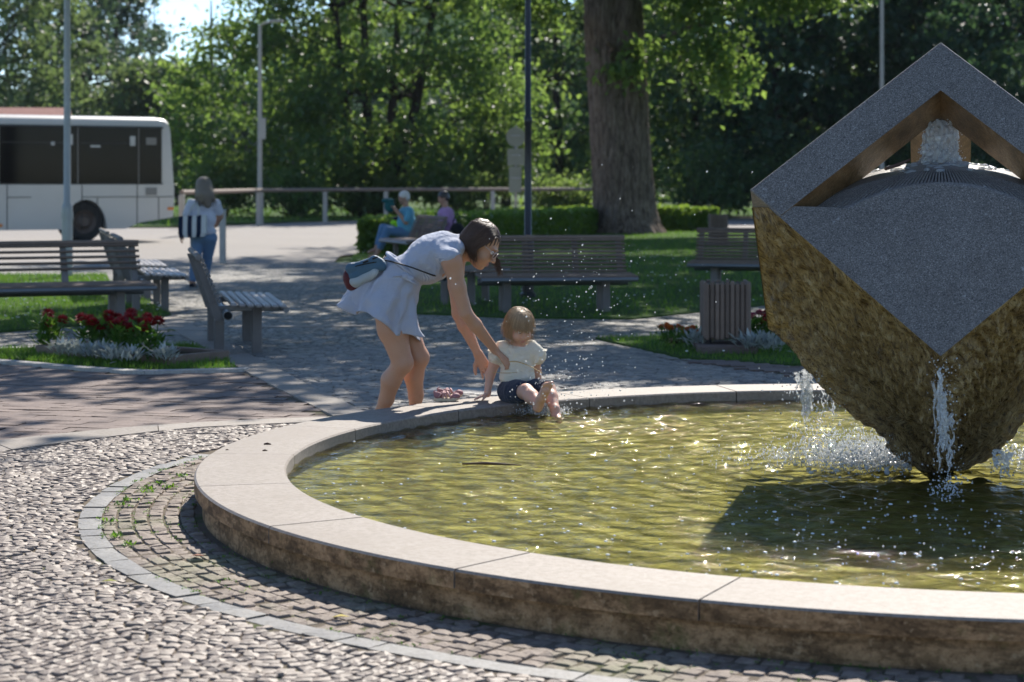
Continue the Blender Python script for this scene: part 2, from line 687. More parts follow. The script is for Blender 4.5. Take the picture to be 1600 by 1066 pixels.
t = NT('basin_floor')                            # pale stone slabs under algae; mottled colour also stands in for rippled light
v = t.world_co()
n = t.noise(v, 3.4, 8, .7, 1.6)
c = t.ramp(n, [(.38, (.15, .13, .03)), (.50, (.40, .35, .095)), (.63, (.72, .63, .26))])
c = t.mix(t.ramp(t.noise(v, 9, 5, .6), [(.45, 0), (.62, .6)]), c, (.17, .145, .03))
c = t.mix(t.ramp(t.noise(v, 26, 4, .6), [(.5, 0), (.62, .4)]), c, (.55, .48, .22))
t.set(col=c, rough=.8, normal=t.bump(n, .5, .03))
MATS['basin_floor'] = t.m

t = NT('pool_water')                             # clear water: sky and trees in the ripples, the floor seen through a faint green tint
v = t.world_co((1, 1.0, 1))
b1 = t.bump(t.noise(v, 11, 3, .5, 1.2), .5, .022)
b2 = t.bump(t.noise(v, 34, 3, .55, .8), .55, .010, b1)
fr = t.node('Fresnel', IOR=1.30)
t.put(fr.inputs['Normal'], b2)
gl = t.node('BsdfGlossy', Roughness=.03)
t.put(gl.inputs['Normal'], b2)
trn = t.node('BsdfTransparent', Color=(.885, .895, .67))
rf = t.node('BsdfRefraction', Roughness=.0, IOR=1.33, Color=(.90, .90, .68))
t.put(rf.inputs['Normal'], b2)
m0 = t.node('MixShader')
m0.inputs[0].default_value = .2
t.t.links.new(trn.outputs[0], m0.inputs[1])
t.t.links.new(rf.outputs[0], m0.inputs[2])
mx = t.node('MixShader')
t.t.links.new(fr.outputs[0], mx.inputs[0])
t.t.links.new(m0.outputs[0], mx.inputs[1])
t.t.links.new(gl.outputs[0], mx.inputs[2])
t.t.links.new(mx.outputs[0], t.out.inputs[0])
MATS['pool_water'] = t.m

def aerated(name, clear, white, gl_rough):
    """broken water: part lets light straight through, part scatters it, edges mirror"""
    t = NT(name)
    gl = t.node('BsdfGlossy', Roughness=gl_rough)
    trn = t.node('BsdfTransparent', Color=(.98, .99, .99))
    tl = t.node('BsdfTranslucent', Color=(.95, .97, .98))
    df = t.node('BsdfDiffuse', Color=(.95, .97, .98))
    ms = t.node('MixShader')
    ms.inputs[0].default_value = .45
    t.t.links.new(tl.outputs[0], ms.inputs[1])
    t.t.links.new(df.outputs[0], ms.inputs[2])
    m0 = t.node('MixShader')
    m0.inputs[0].default_value = white
    t.t.links.new(trn.outputs[0], m0.inputs[1])
    t.t.links.new(ms.outputs[0], m0.inputs[2])
    lw = t.node('LayerWeight', Blend=.35)
    mx = t.node('MixShader')
    t.put(mx.inputs[0], t.math('MULTIPLY', lw.outputs['Fresnel'], .8))
    t.t.links.new(m0.outputs[0], mx.inputs[1])
    t.t.links.new(gl.outputs[0], mx.inputs[2])
    t.t.links.new(mx.outputs[0], t.out.inputs[0])
    MATS[name] = t.m


aerated('falling_water', 1, .46, .1)
aerated('foam', 1, .74, .12)
t = NT('bubble')
t.set(col=(.86, .88, .88), rough=.25, spec=.6)
MATS['bubble'] = t.m

# ------------------------------------------------------------------ ground sheets
CX, CY, RO, RI = 2.085, 9.48, 3.536, 3.128         # basin centre, coping radii
RIMZ, WATZ, FLZ = 0.165, 0.108, 0.045


def sheet(name, pts, z, m, kind='structure', thick=0.0):
    b = MB()
    if thick:
        b.poly(pts, z - thick, z)
    else:
        b.add([(p[0], p[1], z) for p in pts], [tuple(range(len(pts)))])
    o = b.build(name, m)
    if not thick:
        me = o.data
        if me.polygons[0].normal.z < 0:
            me.flip_normals()
    return tag(o, kind=kind)


def disc_hole_sheet(name, z, r, half, m):
    """large square with a round hole for the basin"""
    n = 96
    b = MB()
    vs, fs = [], []
    for k in range(n):
        a = 2 * PI * k / n
        c, s_ = math.cos(a), math.sin(a)
        q = half / max(abs(c), abs(s_))
        vs += [(CX + r * c, CY + r * s_, z), (CX + q * c, CY + q * s_, z)]
    for k in range(n):
        j = (k + 1) % n
        fs.append((2 * k, 2 * k + 1, 2 * j + 1, 2 * j))
    o = b.add(vs, fs).build(name, m)
    return tag(o, kind='structure')


disc_hole_sheet('ground', -0.075, RO - .15, 1500, 'turf')
disc_hole_sheet('pavement_bed', -0.0065, RO - .12, 12, 'joint_soil')
sheet('plaza', [(-14, 17.9), (14, 17.9), (14, 37.0), (-14, 37.0)], -0.002, 'far_cobble')
sheet('road', [(-60, 37.3), (-3.3, 37.3), (-3.5, 41), (2.2, 60.5), (30, 60.5), (30, 83), (-1, 88), (-5, 80), (-8, 75), (-11, 66), (-60, 62)], -0.03, 'asphalt')
hb = MB()
prof = []
nh = 60
for i in range(nh + 1):
    x = -420 + 840 * i / nh
    hgt = 26 + 10 * math.sin(i * .5) + 9 * mnoise.noise(Vector((i * .31, 3.3, 0))) + (-14 if -90 < x < -40 else 0)
    for yy, f_ in ((260, 0), (300, .55), (360, 1.0), (460, 1.05)):
        hb.v.append((x, yy + 14 * math.sin(i * .8), -1 + hgt * f_))
for i in range(nh):
    for j in range(3):
        hb.f.append((i * 4 + j, (i + 1) * 4 + j, (i + 1) * 4 + j + 1, i * 4 + j + 1))
tag(hb.build('hills', 'forest_hill', smooth=True), kind='structure')

# ------------------------------------------------------------------ paving stones: the largest in view as parts, the rest joined
def stone_template(seed, round_=.22, h=.05, dome=.10):
    r_ = random.Random(seed)
    vs = []
    ang = [(-1, -1 + round_), (-1 + round_, -1), (1 - round_, -1), (1, -1 + round_), (1, 1 - round_), (1 - round_, 1), (-1 + round_, 1), (-1, 1 - round_)]
    jit = [(r_.uniform(-.07, .07), r_.uniform(-.07, .07)) for _ in ang]
    for (sc, z) in ((1.0, -1.0), (1.0, -.08), (.91, 0.0)):
        for (x, y), (jx, jy) in zip(ang, jit):
            vs.append((.5 * sc * (x + jx), .5 * sc * (y + jy), z * h + (r_.uniform(-.003, .003) if z == 0 else 0)))
    vs.append((0, 0, .004 + r_.uniform(-.001, .003)))
    fs = []
    for lv in (0, 8):
        for k in range(8):
            fs.append((lv + k, lv + (k + 1) % 8, lv + 8 + (k + 1) % 8, lv + 8 + k))
    for k in range(8):
        fs.append((16 + k, 16 + (k + 1) % 8, 24))
    return np.array(vs), fs


TEMPL = [stone_template(i) for i in range(8)]
TEMPL_FLAT = [stone_template(40 + i, .05, .05) for i in range(4)]
for T_ in TEMPL_FLAT:
    T_[0][16:24, :2] *= 1.17
    T_[0][16:25, 2] *= .3


def lay_stones(parent, name, rest_name, stones, m, limit, templ=TEMPL, min_px=0.0):
    """stones: (x, y, angle, length, width, dz); the ones that show largest become objects, the rest one joined part"""
    def score(s_):
        x, y = s_[0], s_[1]
        px = 800 + FPX * x / y
        py = HOR + FPX * CAMZ / y
        vis = -20 < px < 1620 and py < 1085
        return (s_[3] * s_[4] / y ** 3) if vis else 0.0
    order = sorted(range(len(stones)), key=lambda i: -score(stones[i]))
    meshes = []
    for k, (V, F) in enumerate(templ):
        me = bpy.data.meshes.new(name)
        me.from_pydata([tuple(v) for v in V], [], F)
        me.update()
        me.materials.append(MATS[m])
        meshes.append(me)
    VV, FF, off = [], [], 0
    cnt = 0
    for rank, i in enumerate(order):
        x, y, a, l, w, dz = stones[i]
        k = i % len(templ)
        if rank < limit and score(stones[i]) > 0:
            o = obj(name, meshes[k], None, parent, (x, y, dz))
            o.rotation_euler = (random.uniform(-.018, .018), random.uniform(-.018, .018), a)
            o.scale = (l, w, 1)
            cnt += 1
        else:
            V, F = templ[k]
            c, s_ = math.cos(a), math.sin(a)
            W = np.empty_like(V)
            W[:, 0] = x + c * V[:, 0] * l - s_ * V[:, 1] * w
            W[:, 1] = y + s_ * V[:, 0] * l + c * V[:, 1] * w
            W[:, 2] = V[:, 2] + dz + (V[:, 0] * random.uniform(-.006, .006) + V[:, 1] * random.uniform(-.006, .006))
            VV.append(W)
            FF += [tuple(q + off for q in f) for f in F]
            off += len(V)
    if VV:
        me = bpy.data.meshes.new(rest_name)
        me.from_pydata(np.concatenate(VV).tolist(), [], FF)
        me.update()
        o = obj(rest_name, me, m, parent)
        o['kind'] = 'stuff'
    return cnt


def in_poly(x, y, poly):
    c = False
    j = len(poly) - 1
    for i in range(len(poly)):
        xi, yi = poly[i][0], poly[i][1]
        xj, yj = poly[j][0], poly[j][1]
        if (yi > y) != (yj > y) and x < (xj - xi) * (y - yi) / (yj - yi) + xi:
            c = not c
        j = i
    return c


def arcs_cobbles(poly, keep, pitch=.098, span=1.15, x0=0.0, rot=0.0, jit=.008):
    """segmental-arc setting: stones in stacked arcs, arch beside arch"""
    out = []
    xs = [p[0] for p in poly]
    ys = [p[1] for p in poly]
    cr, sr = math.cos(rot), math.sin(rot)
    cxm, cym = sum(xs) / len(xs), sum(ys) / len(ys)
    ext = max(max(xs) - min(xs), max(ys) - min(ys))
    amp = span * .13
    nrow = int(ext * 1.5 / pitch) + 10
    for ri in range(-nrow // 2 - 8, nrow // 2 + 8):
        u = -ext * .75 + random.uniform(0, pitch)
        while u < ext * .75:
            ln = pitch * random.uniform(.82, 1.22)
            sl = amp * 2 * PI / span * math.cos(2 * PI * (u - x0) / span)
            du = ln / math.sqrt(1 + sl * sl)
            u += du
            for _ in (0,):
                w_ = ri * pitch + amp * math.sin(2 * PI * (u - x0 - du / 2) / span)
                a = -math.atan(sl)
                x = cxm + cr * (u - du / 2) - sr * w_
                y = cym + sr * (u - du / 2) + cr * w_
                if abs(x) > y * .255 + .35 or y < 5.35 or not in_poly(x, y, poly) or not keep(x, y):
                    continue
                out.append((x + random.uniform(-jit, jit), y + random.uniform(-jit, jit), rot - a + random.uniform(-.10, .10),
                            ln * random.uniform(.92, 1.0), pitch * math.cos(a) * random.uniform(.90, 1.0), random.uniform(-.002, .003)))
    return out


strip_lo = [(-4.2, 8.2), (-3.5, 9.75), (-2.78, 10.94), (-2.43, 11.42), (-1.94, 11.99), (-1.47, 12.20), (-1.15, 12.30)]
strip_hi = [(-4.55, 8.4), (-3.75, 10.05), (-2.93, 11.37), (-2.51, 11.82), (-2.08, 12.18), (-1.50, 12.46), (-1.10, 12.56)]
ring_r = lambda x, y: math.hypot(x - CX, y - CY)

fore_poly = [(-4.2, 4.6), (5.0, 4.6), (5.0, 5.6)] + [(CX + 4.04 * math.cos(a), CY + 4.04 * math.sin(a)) for a in np.linspace(R(-60), R(-212), 40)] + [(-1.25, 12.25)] + strip_lo[::-1][1:]
cob = tag(obj('cobble_pavement', None), kind='structure')
stones = arcs_cobbles(fore_poly, lambda x, y: ring_r(x, y) > 4.05, pitch=.052, span=.85, rot=R(24))
lay_stones(cob, 'cobblestone', 'cobblestones_beyond', stones, 'cobble', 300)

sur = tag(obj('basin_surround', None), kind='structure')
ringst, bandst = [], []
for row in range(6):
    rr = RO + .03 + row * .0675
    n = int(2 * PI * rr / .078)
    ph = random.uniform(0, 1)
    for k in range(n):
        a = 2 * PI * (k + ph) / n + random.uniform(-.004, .004)
        if CY + rr * math.sin(a) > 13.4:
            continue
        ringst.append((CX + rr * math.cos(a), CY + rr * math.sin(a), a + PI / 2 + random.uniform(-.06, .06), .078 * random.uniform(.84, .96), .0655 * random.uniform(.86, .97), random.uniform(-.007, .003)))
rr = 3.985
n = int(2 * PI * rr / .15)
for k in range(n):
    a = 2 * PI * k / n
    bandst.append((CX + rr * math.cos(a), CY + rr * math.sin(a), a + PI / 2, .15 * random.uniform(.9, .975), .095 * random.uniform(.93, .99), random.uniform(-.005, .003)))
ringst = [s_ for s_ in ringst if not (s_[1] > 12.2 and s_[0] > -.9 and ring_r(s_[0], s_[1]) > 9)]
bandst = [s_ for s_ in bandst if s_[1] < 10.9]
lay_stones(sur, 'ring_cobblestone', 'ring_cobblestones_beyond', ringst, 'cobble_ring', 290)
lay_stones(sur, 'band_stone', 'band_stones_beyond', bandst, 'slate_band', 90, TEMPL_FLAT)

diagL = [(-1.12, 12.62), (-1.77, 14.65), (-2.03, 15.49), (-2.62, 17.5), (-3.21, 19.47), (-4.4, 23.5), (-6.4, 30)]
diagR = [(-.92, 12.80), (-1.50, 14.65), (-1.74, 15.49), (-2.33, 17.5), (-2.92, 19.47), (-4.1, 23.5), (-6.0, 30)]
plaza_poly = diagR[:5] + [(-2.92, 18.0), (9, 18.0), (9, 12.2), (5, 12.2)] + [(CX + 3.98 * math.cos(a), CY + 3.98 * math.sin(a)) for a in np.linspace(R(40), R(132), 24)]
plaza_poly = [(-.92, 12.80), (-1.50, 14.65), (-1.74, 15.49), (-2.33, 17.5), (-2.5, 18.0), (7.5, 18.0), (7.5, 10.0), (2.0, 10.0), (-.9, 12.0)]
pl = tag(obj('plaza_pavement', None), kind='structure')
stones = arcs_cobbles(plaza_poly, lambda x, y: ring_r(x, y) > RO + .03, pitch=.105, rot=R(-8), x0=.4)
lay_stones(pl, 'plaza_cobblestone', 'plaza_cobblestones_beyond', stones, 'cobble_plaza', 0)


def slab_band(name, lo, hi, m, z, parent, seglen=1.0, thick=.08, gap=.006):
    """a strip of separate slabs between two edge lines"""
    def resample(L, n):
        L = [Vector(p) for p in L]
        d = [0]
        for a, b in zip(L, L[1:]):
            d.append(d[-1] + (b - a).length)
        out = []
        for i in range(n + 1):
            s_ = d[-1] * i / n
            j = max(q for q in range(len(d)) if d[q] <= s_ + 1e-9)
            j = min(j, len(L) - 2)
            out.append(L[j].lerp(L[j + 1], (s_ - d[j]) / (d[j + 1] - d[j])))
        return out
    tot = sum((Vector(b) - Vector(a)).length for a, b in zip(lo, lo[1:]))
    n = max(1, round(tot / seglen))
    A, B = resample(lo, n * 4), resample(hi, n * 4)
    for i in range(n):
        a, b = A[i * 4:i * 4 + 5], B[i * 4:i * 4 + 5]
        a = [p.copy() for p in a]
        b = [p.copy() for p in b]
        for L in (a, b):
            L[0] = L[0] + (L[1] - L[0]).normalized() * gap / 2
            L[-1] = L[-1] - (L[-1] - L[-2]).normalized() * gap / 2
        MB().poly(a + b[::-1], z - thick, z + random.uniform(-.002, .002)).build(name, m, parent)


st = tag(obj('slab_path', None), kind='structure')
slab_band('slab', strip_lo, strip_hi, 'pale_slab', .006, st, 1.05)
slab_band('slab', diagL, diagR, 'pale_slab', .005, st, .95)
slab_band('slab', [(-4.3, 20.0), (-3.0, 19.9)], [(-4.3, 20.28), (-3.0, 20.18)], 'pale_slab', .006, st, .65)
slab_band('slab', [(-2.75, 20.3), (-.9, 20.5)], [(-2.75, 20.52), (-.9, 20.72)], 'pale_slab', .004, st, 1.0)
slab_band('slab', [(-.62, 14.05), (.6, 13.5)], [(-.55, 14.42), (.75, 13.82)], 'kerb', .006, st, .45)
slab_band('slab', [(-3.2, 5.55), (-2.2, 5.82), (-1.5, 5.86), (-.6, 5.3)], [(-3.2, 5.0), (-2.2, 5.2), (-1.5, 5.25), (-.6, 5.0)], 'pale_slab', .008, st, 1.0)

brick_poly = strip_hi + [(-1.16, 12.62), (-1.80, 14.65), (-2.06, 15.49)] + [(-2.32, 15.52), (-2.86, 15.36), (-3.51, 15.78), (-4.14, 16.28), (-5.6, 17.2), (-6.2, 12), (-5.2, 8.5)]
bp = tag(obj('brick_pavement', None), kind='structure')
stones = []
bl, bw = .235, .262
ca, sa = math.cos(R(-14)), math.sin(R(-14))
for i in range(-22, 22):
    for j in range(-26, 26):
        u, w_ = (i + (.5 if j % 2 else 0)) * bl, j * bw / 2
        x, y = -2.6 + ca * u - sa * w_, 13.2 + sa * u + ca * w_
        if in_poly(x, y, brick_poly):
            stones.append((x, y, R(-14), bl - .010, bw / 2 - .010, random.uniform(-.003, .002)))
lay_stones(bp, 'brick', 'bricks_beyond', stones, 'paver', 300, TEMPL_FLAT)
path_poly = [(1.15, 16.9), (1.39, 16.66), (2.14, 15.95), (7.4, 15.2), (7.4, 13.4), (4.6, 13.35), (2.6, 14.4)]
sheet('brick_path_bed', path_poly, .004, 'joint_soil')
stones = []
for i in range(-30, 40):
    for j in range(-60, 60):
        x, y = 3 + i * .21 + (.1 if j % 2 else 0), 15 + j * .11
        if in_poly(x, y, path_poly):
            stones.append((x, y, 0, .2, .1, .014))
lay_stones(bp, 'path_brick', 'path_bricks', stones, 'paver', 0, TEMPL_FLAT)

# kerbs and lawns
kb = tag(obj('lawn_kerb', None), kind='structure')
kA = [(-6.0, 17.5), (-4.14, 16.31), (-3.51, 15.8), (-2.86, 15.40), (-2.32, 15.54), (-2.07, 15.62)]
kAo = [(p[0] + .02, p[1] + .13) for p in kA]
slab_band('kerb_stone', kA, kAo, 'kerb', .022, kb, .8)
kB = [(-6.5, 17.0), (-4.46, 17.55), (-3.06, 18.03), (-2.85, 18.08)]
slab_band('kerb_stone', kB, [(p[0], p[1] + .13) for p in kB], 'kerb', .02, kb, .8)

LAWNS = {
    'bed': ([(-6.2, 17.6), (-4.12, 16.45), (-3.5, 15.94), (-2.86, 15.54), (-2.32, 15.68), (-2.14, 15.72), (-2.36, 16.6), (-2.7, 17.55), (-2.85, 18.02), (-3.06, 18.0), (-4.46, 17.52), (-6.2, 17.05)], 7000, .05),
    'left': ([(-9.5, 17.6), (-5.6, 19.2), (-4.99, 19.64), (-3.82, 21.46), (-3.75, 22.2), (-5.9, 29.6), (-6.4, 31.8), (-13, 31.8), (-13, 18)], 16000, .055),
    'right': ([(.78, 18.84), (1.39, 16.78), (2.14, 16.08), (7.4, 15.3), (7.4, 19.4), (2.7, 19.4)], 11000, .05),
    'main': ([(-3.15, 40), (-2.9, 36), (-1.7, 25.5), (-1.05, 22.4), (0, 21.7), (1.3, 21.55), (3.01, 24.0), (12, 27.5), (12, 60), (2.2, 60), (-3.15, 42)], 46000, .07),
    'verge': ([(-11.4, 66.4), (-8.3, 75.3), (-5.2, 80.5), (-1, 88.5), (30, 83.5), (30, 110), (-30, 110), (-30, 62.6)], 9000, .22),
}


def blades(name, poly, n, h, parent, dens=None):
    xs = [p[0] for p in poly]
    ys = [p[1] for p in poly]
    pts = []
    while len(pts) < n:
        x = rng.uniform(min(xs), max(xs), 4000)
        y = rng.uniform(min(ys), max(ys), 4000)
        for a, b in zip(x, y):
            if abs(a / b) < .29 and in_poly(a, b, poly):
                pts.append((a, b))
        if len(x) and len(pts) == 0:
            break
    p = np.array(pts[:n])
    n = len(p)
    ang = rng.uniform(0, 2 * PI, n)
    w = h * rng.uniform(.06, .12, n)
    hh = h * rng.uniform(.5, 1.25, n)
    lean = rng.normal(0, .35, (n, 2)) * hh[:, None]
    z0 = np.full(n, .012)
    V = np.empty((n, 3, 3))
    V[:, 0] = np.c_[p[:, 0] - np.cos(ang) * w, p[:, 1] - np.sin(ang) * w, z0]
    V[:, 1] = np.c_[p[:, 0] + np.cos(ang) * w, p[:, 1] + np.sin(ang) * w, z0]
    V[:, 2] = np.c_[p[:, 0] + lean[:, 0], p[:, 1] + lean[:, 1], z0 + hh]
    return npmesh(name, V.reshape(-1, 3), np.arange(3 * n).reshape(-1, 3), False)


for key, (poly, n, h) in LAWNS.items():
    sheet('lawn_soil', poly, .016, 'turf', thick=.05)
    g = obj('grass', blades('grass', poly, n, h, None), 'grass_blade')
    tag(g, {'bed': 'short mown grass round the red flower bed', 'left': 'short grass under the bench on the left', 'right': 'short grass round the slatted litter bin',
            'main': 'large shaded lawn running back to the hedge', 'verge': 'sunlit grass verge behind the far railing'}[key], 'grass', kind='stuff')
# ------------------------------------------------------------------ fountain basin
basin = thing('fountain_basin', 'low round stone fountain basin with broad pale coping slabs', 'fountain basin', (CX, CY, 0))


def ring_prof(prof, a0, a1, n):
    """sweep a closed (r, z) profile round the basin axis, with end caps unless it closes"""
    b = MB()
    full = abs(a1 - a0 - 2 * PI) < 1e-6
    m = len(prof)
    cols = n if full else n + 1
    for i in range(cols):
        a = a0 + (a1 - a0) * i / n
        for r_, z in prof:
            b.v.append((r_ * math.cos(a), r_ * math.sin(a), z))
    for i in range(n):
        j = (i + 1) % cols
        for k in range(m):
            b.f.append((i * m + k, j * m + k, j * m + (k + 1) % m, i * m + (k + 1) % m))
    if not full:
        b.f.append(tuple(range(m))[::-1])
        b.f.append(tuple((cols - 1) * m + k for k in range(m)))
    return b


ring_prof([(RO - .035, -.08), (RO - .035, .098), (RI + .05, .098), (RI + .05, FLZ - .03), (RI + .06, FLZ - .05), (RO - .2, FLZ - .05)], 0, 2 * PI, 160).build('wall', 'wall_stain', basin, smooth='auto')
MB().lathe([(RI + .06, 0), (0.001, 0)], 96, (0, 0, FLZ), cap=False).build('floor', 'basin_floor', basin)
jpx = [(452, 710), (442.5, 755.5), (560, 809), (825, 864), (1158, 901), (551, 670), (916, 621), (1148, 611)]
ja = []
for x, y in jpx:
    p = at(x, y, RIMZ)
    ja.append(math.atan2(p.y - CY, p.x - CX) % (2 * PI))
ja.sort()
full = []
for a, b in zip(ja, ja[1:] + [ja[0] + 2 * PI]):
    full.append(a)
    n = max(1, round((b - a) / .40))
    full += [a + (b - a) * k / n for k in range(1, n)]
full.append(full[0] + 2 * PI)
g = .004 / RO
e = .008
for a, b in zip(full, full[1:]):
    dz = random.uniform(-.0012, .0012)
    prof = [(RO, RIMZ - .066), (RO, RIMZ - e), (RO - e, RIMZ), (RI + e, RIMZ), (RI, RIMZ - e), (RI, RIMZ - .066)]
    q_ = ring_prof([(r_, z + dz) for r_, z in prof], a + g, b - g, max(3, int((b - a) / .03))).build('coping_slab', 'coping', basin, smooth='auto')
    q_.data.materials.append(MATS['wall_stain'])                   # the weathered outer edge of the slab
    for f_ in q_.data.polygons:
        if abs(f_.normal.z) < .3 and f_.normal.x * f_.center.x + f_.normal.y * f_.center.y > .5 and math.hypot(f_.center.x, f_.center.y) > RO - .01:
            f_.material_index = 1

# ------------------------------------------------------------------ water surface
AX, AY = 2.02, 9.50                                               # vertical axis of the cube
KX, KY = at(845, 645, WATZ).x, at(845, 645, WATZ).y               # where the child kicks
nw = 430
xs = np.linspace(-RI - .03, RI + .03, nw)
X, Y = np.meshgrid(xs + CX, xs + CY, indexing='ij')
Z = np.zeros_like(X)
r2 = np.random.default_rng(11)
for i in range(60):
    lam = r2.uniform(.075, .30)
    th = r2.normal(PI * .5, .75)
    k = 2 * PI / lam
    Z += .0034 * lam ** .95 * np.sin(k * (X * math.cos(th) + Y * math.sin(th)) + r2.uniform(0, 6.28) + 1.5 * np.sin(1.7 * X + i) * np.cos(1.3 * Y - i))
for (sx, sy, amp, lam, dec) in ((AX - .1, AY - .45, .010, .17, 1.3), (AX - .62, AY + .35, .009, .14, 1.1), (KX, KY, .011, .13, .8), (AX + .6, AY + .3, .009, .2, 1.0)):
    rr = np.hypot(X - sx, Y - sy)
    Z += amp * np.exp(-rr / dec) * np.sin(2 * PI * rr / lam)
V = np.stack([X, Y, WATZ + Z], -1).reshape(-1, 3)
I = np.arange(nw * nw).reshape(nw, nw)
F = np.stack([I[:-1, :-1], I[1:, :-1], I[1:, 1:], I[:-1, 1:]], -1).reshape(-1, 4)
cen = V[F].mean(1)
F = F[np.hypot(cen[:, 0] - CX, cen[:, 1] - CY) < RI + .02]
used = np.unique(F)
mp = np.full(len(V), -1)
mp[used] = np.arange(len(used))
wat = tag(obj('water', npmesh('water', V[used], mp[F]), 'pool_water'), kind='structure')


# ------------------------------------------------------------------ the cube on its corner
S_ = 1.205
AZ_ = 2.12
RHO = S_ * math.sqrt(2 / 3)
ZA, ZM, ZF, ZN = AZ_, AZ_ - S_ / math.sqrt(3), AZ_ - 2 * S_ / math.sqrt(3), AZ_ - S_ * math.sqrt(3)
THF = math.atan2(-AY, -AX)                                        # the front face looks at the viewer's side of the square
sculpt = thing('fountain_sculpture', 'large grey granite cube balanced on its corner with rough brown underside', 'sculpture', (AX, AY, 0))
THL = [THF - R(60), THF + R(60), THF + PI]                        # upper side corners
DZ0, DC = 1.56, .46
G2 = math.sqrt(2)


def z_up(r, th):
    return min(ZA - G2 * r * math.cos(th - c) for c in (THF, THF + R(120), THF - R(120)))


def z_lo(r, th):
    return max(ZN + G2 * r * math.cos(th - c) for c in THL)


def z_dm(r):
    return DZ0 - DC * r * r + max(0, r - .68) * .75


def solve(fn, lo, hi):
    for _ in range(40):
        m = (lo + hi) / 2
        if fn(m) > 0:
            hi = m
        else:
            lo = m
    return (lo + hi) / 2


NTH = 900
cols = []
for i in range(NTH):
    th = THF + 2 * PI * i / NTH
    re = solve(lambda r: z_lo(r, th) - z_up(r, th), 0, 1.4)          # cube edge between lower and upper face
    rd, kind = None, None
    rr_ = np.linspace(0.05, re, 200)
    hit = [r for r in rr_ if z_up(r, th) < z_dm(r)]
    if hit:
        rd = solve(lambda r: z_dm(r) - z_up(r, th), 0, hit[0])
        cols.append((th, re, rd, re))
    else:
        rl = solve(lambda r: z_lo(r, th) - z_dm(r), 0, re)
        cols.append((th, re, rl, rl))
# lower, rough-hewn body
NR = 150
V = []
GR_ = []
for th, re, rd, ro in cols:
    nc = min(THL, key=lambda c: abs((th - c + PI) % (2 * PI) - PI))
    nv = Vector((math.cos(nc) * G2, math.sin(nc) * G2, -1)).normalized()
    for j in range(NR + 1):
        q = j / NR
        r = ro * q
        p = Vector((r * math.cos(th), r * math.sin(th), z_lo(r, th)))
        edge = min(1.0, (1 - q) * 14) * 1.0
        dth = (th - THF) % (2 * PI)
        GR_.append((dth * 9.0 + 3.0 * q, q * 8.5 + .8 * dth, 0.0))
        f1 = mnoise.fractal(Vector((p.x * 2.2 + 3, p.y * 2.2, p.z * 2.2 + 1.1)), 1.0, 2.0, 3)
        strat = mnoise.fractal(Vector((dth * 7.0 + 2.0 * q, q * 3.6 + .8 * dth, 7)), .85, 2.1, 6)
        chis = mnoise.ridged_multi_fractal(Vector((dth * 15.0 + 5.0 * q, q * 10 + 2.0 * dth, 3)), .9, 2.1, 4, 1.0, 1.5)
        f3 = mnoise.fractal(Vector((p.x * 17, p.y * 17, p.z * 17 + 2)), .8, 2.2, 3)
        bulge = .035 * math.sin(PI * min(1, q * 1.05)) - .012
        d_ = edge * (bulge + .034 * f1 + .024 * strat + .017 * (chis - 1.1) + .010 * f3) - (1 - edge) * .004
        if q < .25:
            p += Vector((math.cos(th), math.sin(th), 0)) * .05 * (q / .25)
        p += nv * d_
        V.append(p)
F = [(i * (NR + 1) + j, ((i + 1) % NTH) * (NR + 1) + j, ((i + 1) % NTH) * (NR + 1) + j + 1, i * (NR + 1) + j + 1) for i in range(NTH) for j in range(NR)]
me = npmesh('rough_underside', np.array([v[:] for v in V]), np.array(F))
ga = me.attributes.new('grain', 'FLOAT_VECTOR', 'POINT')
ga.data.foreach_set('vector', np.array(GR_, np.float32).ravel())
obj('rough_underside', me, 'rock_wet', sculpt)
# smooth faces and domed top with radial grooves
NU, ND = 46, 34
V, F = [], []
for i, (th, re, rd, ro) in enumerate(cols):
    for j in range(NU + 1):
        r = lerp(re, rd, j / NU) if re > rd + 1e-6 else rd
        if re <= rd + 1e-6 or ro == rd:
            r = rd
            z = z_dm(r) - .002 * (1 - j / NU)
        else:
            z = z_up(r, th)
        if ro == rd:
            z = z_dm(rd)
        V.append((r * math.cos(th), r * math.sin(th), z))
    for j in range(1, ND + 1):
        q = j / ND
        r = rd * (1 - q)
        z = z_dm(r)
        gz = .5 + .5 * math.cos(i * 2 * PI / 5)
        w = max(0, min(1, (q - .04) * 20)) * max(0, min(1, (.42 - q) * 12))
        z -= .016 * w * (gz > .8) + .0
        z += .004 * mnoise.noise(Vector((r * math.cos(th) * 9, r * math.sin(th) * 9, 0)))
        V.append((r * math.cos(th), r * math.sin(th), z))
M_ = NU + ND + 1
F = [(i * M_ + j, ((i + 1) % NTH) * M_ + j, ((i + 1) % NTH) * M_ + j + 1, i * M_ + j + 1) for i in range(NTH) for j in range(M_ - 1)]
me = npmesh('smooth_faces', np.array(V), np.array(F))
me.set_sharp_from_angle(angle=R(30))
obj('smooth_face', me, 'granite_polished', sculpt)
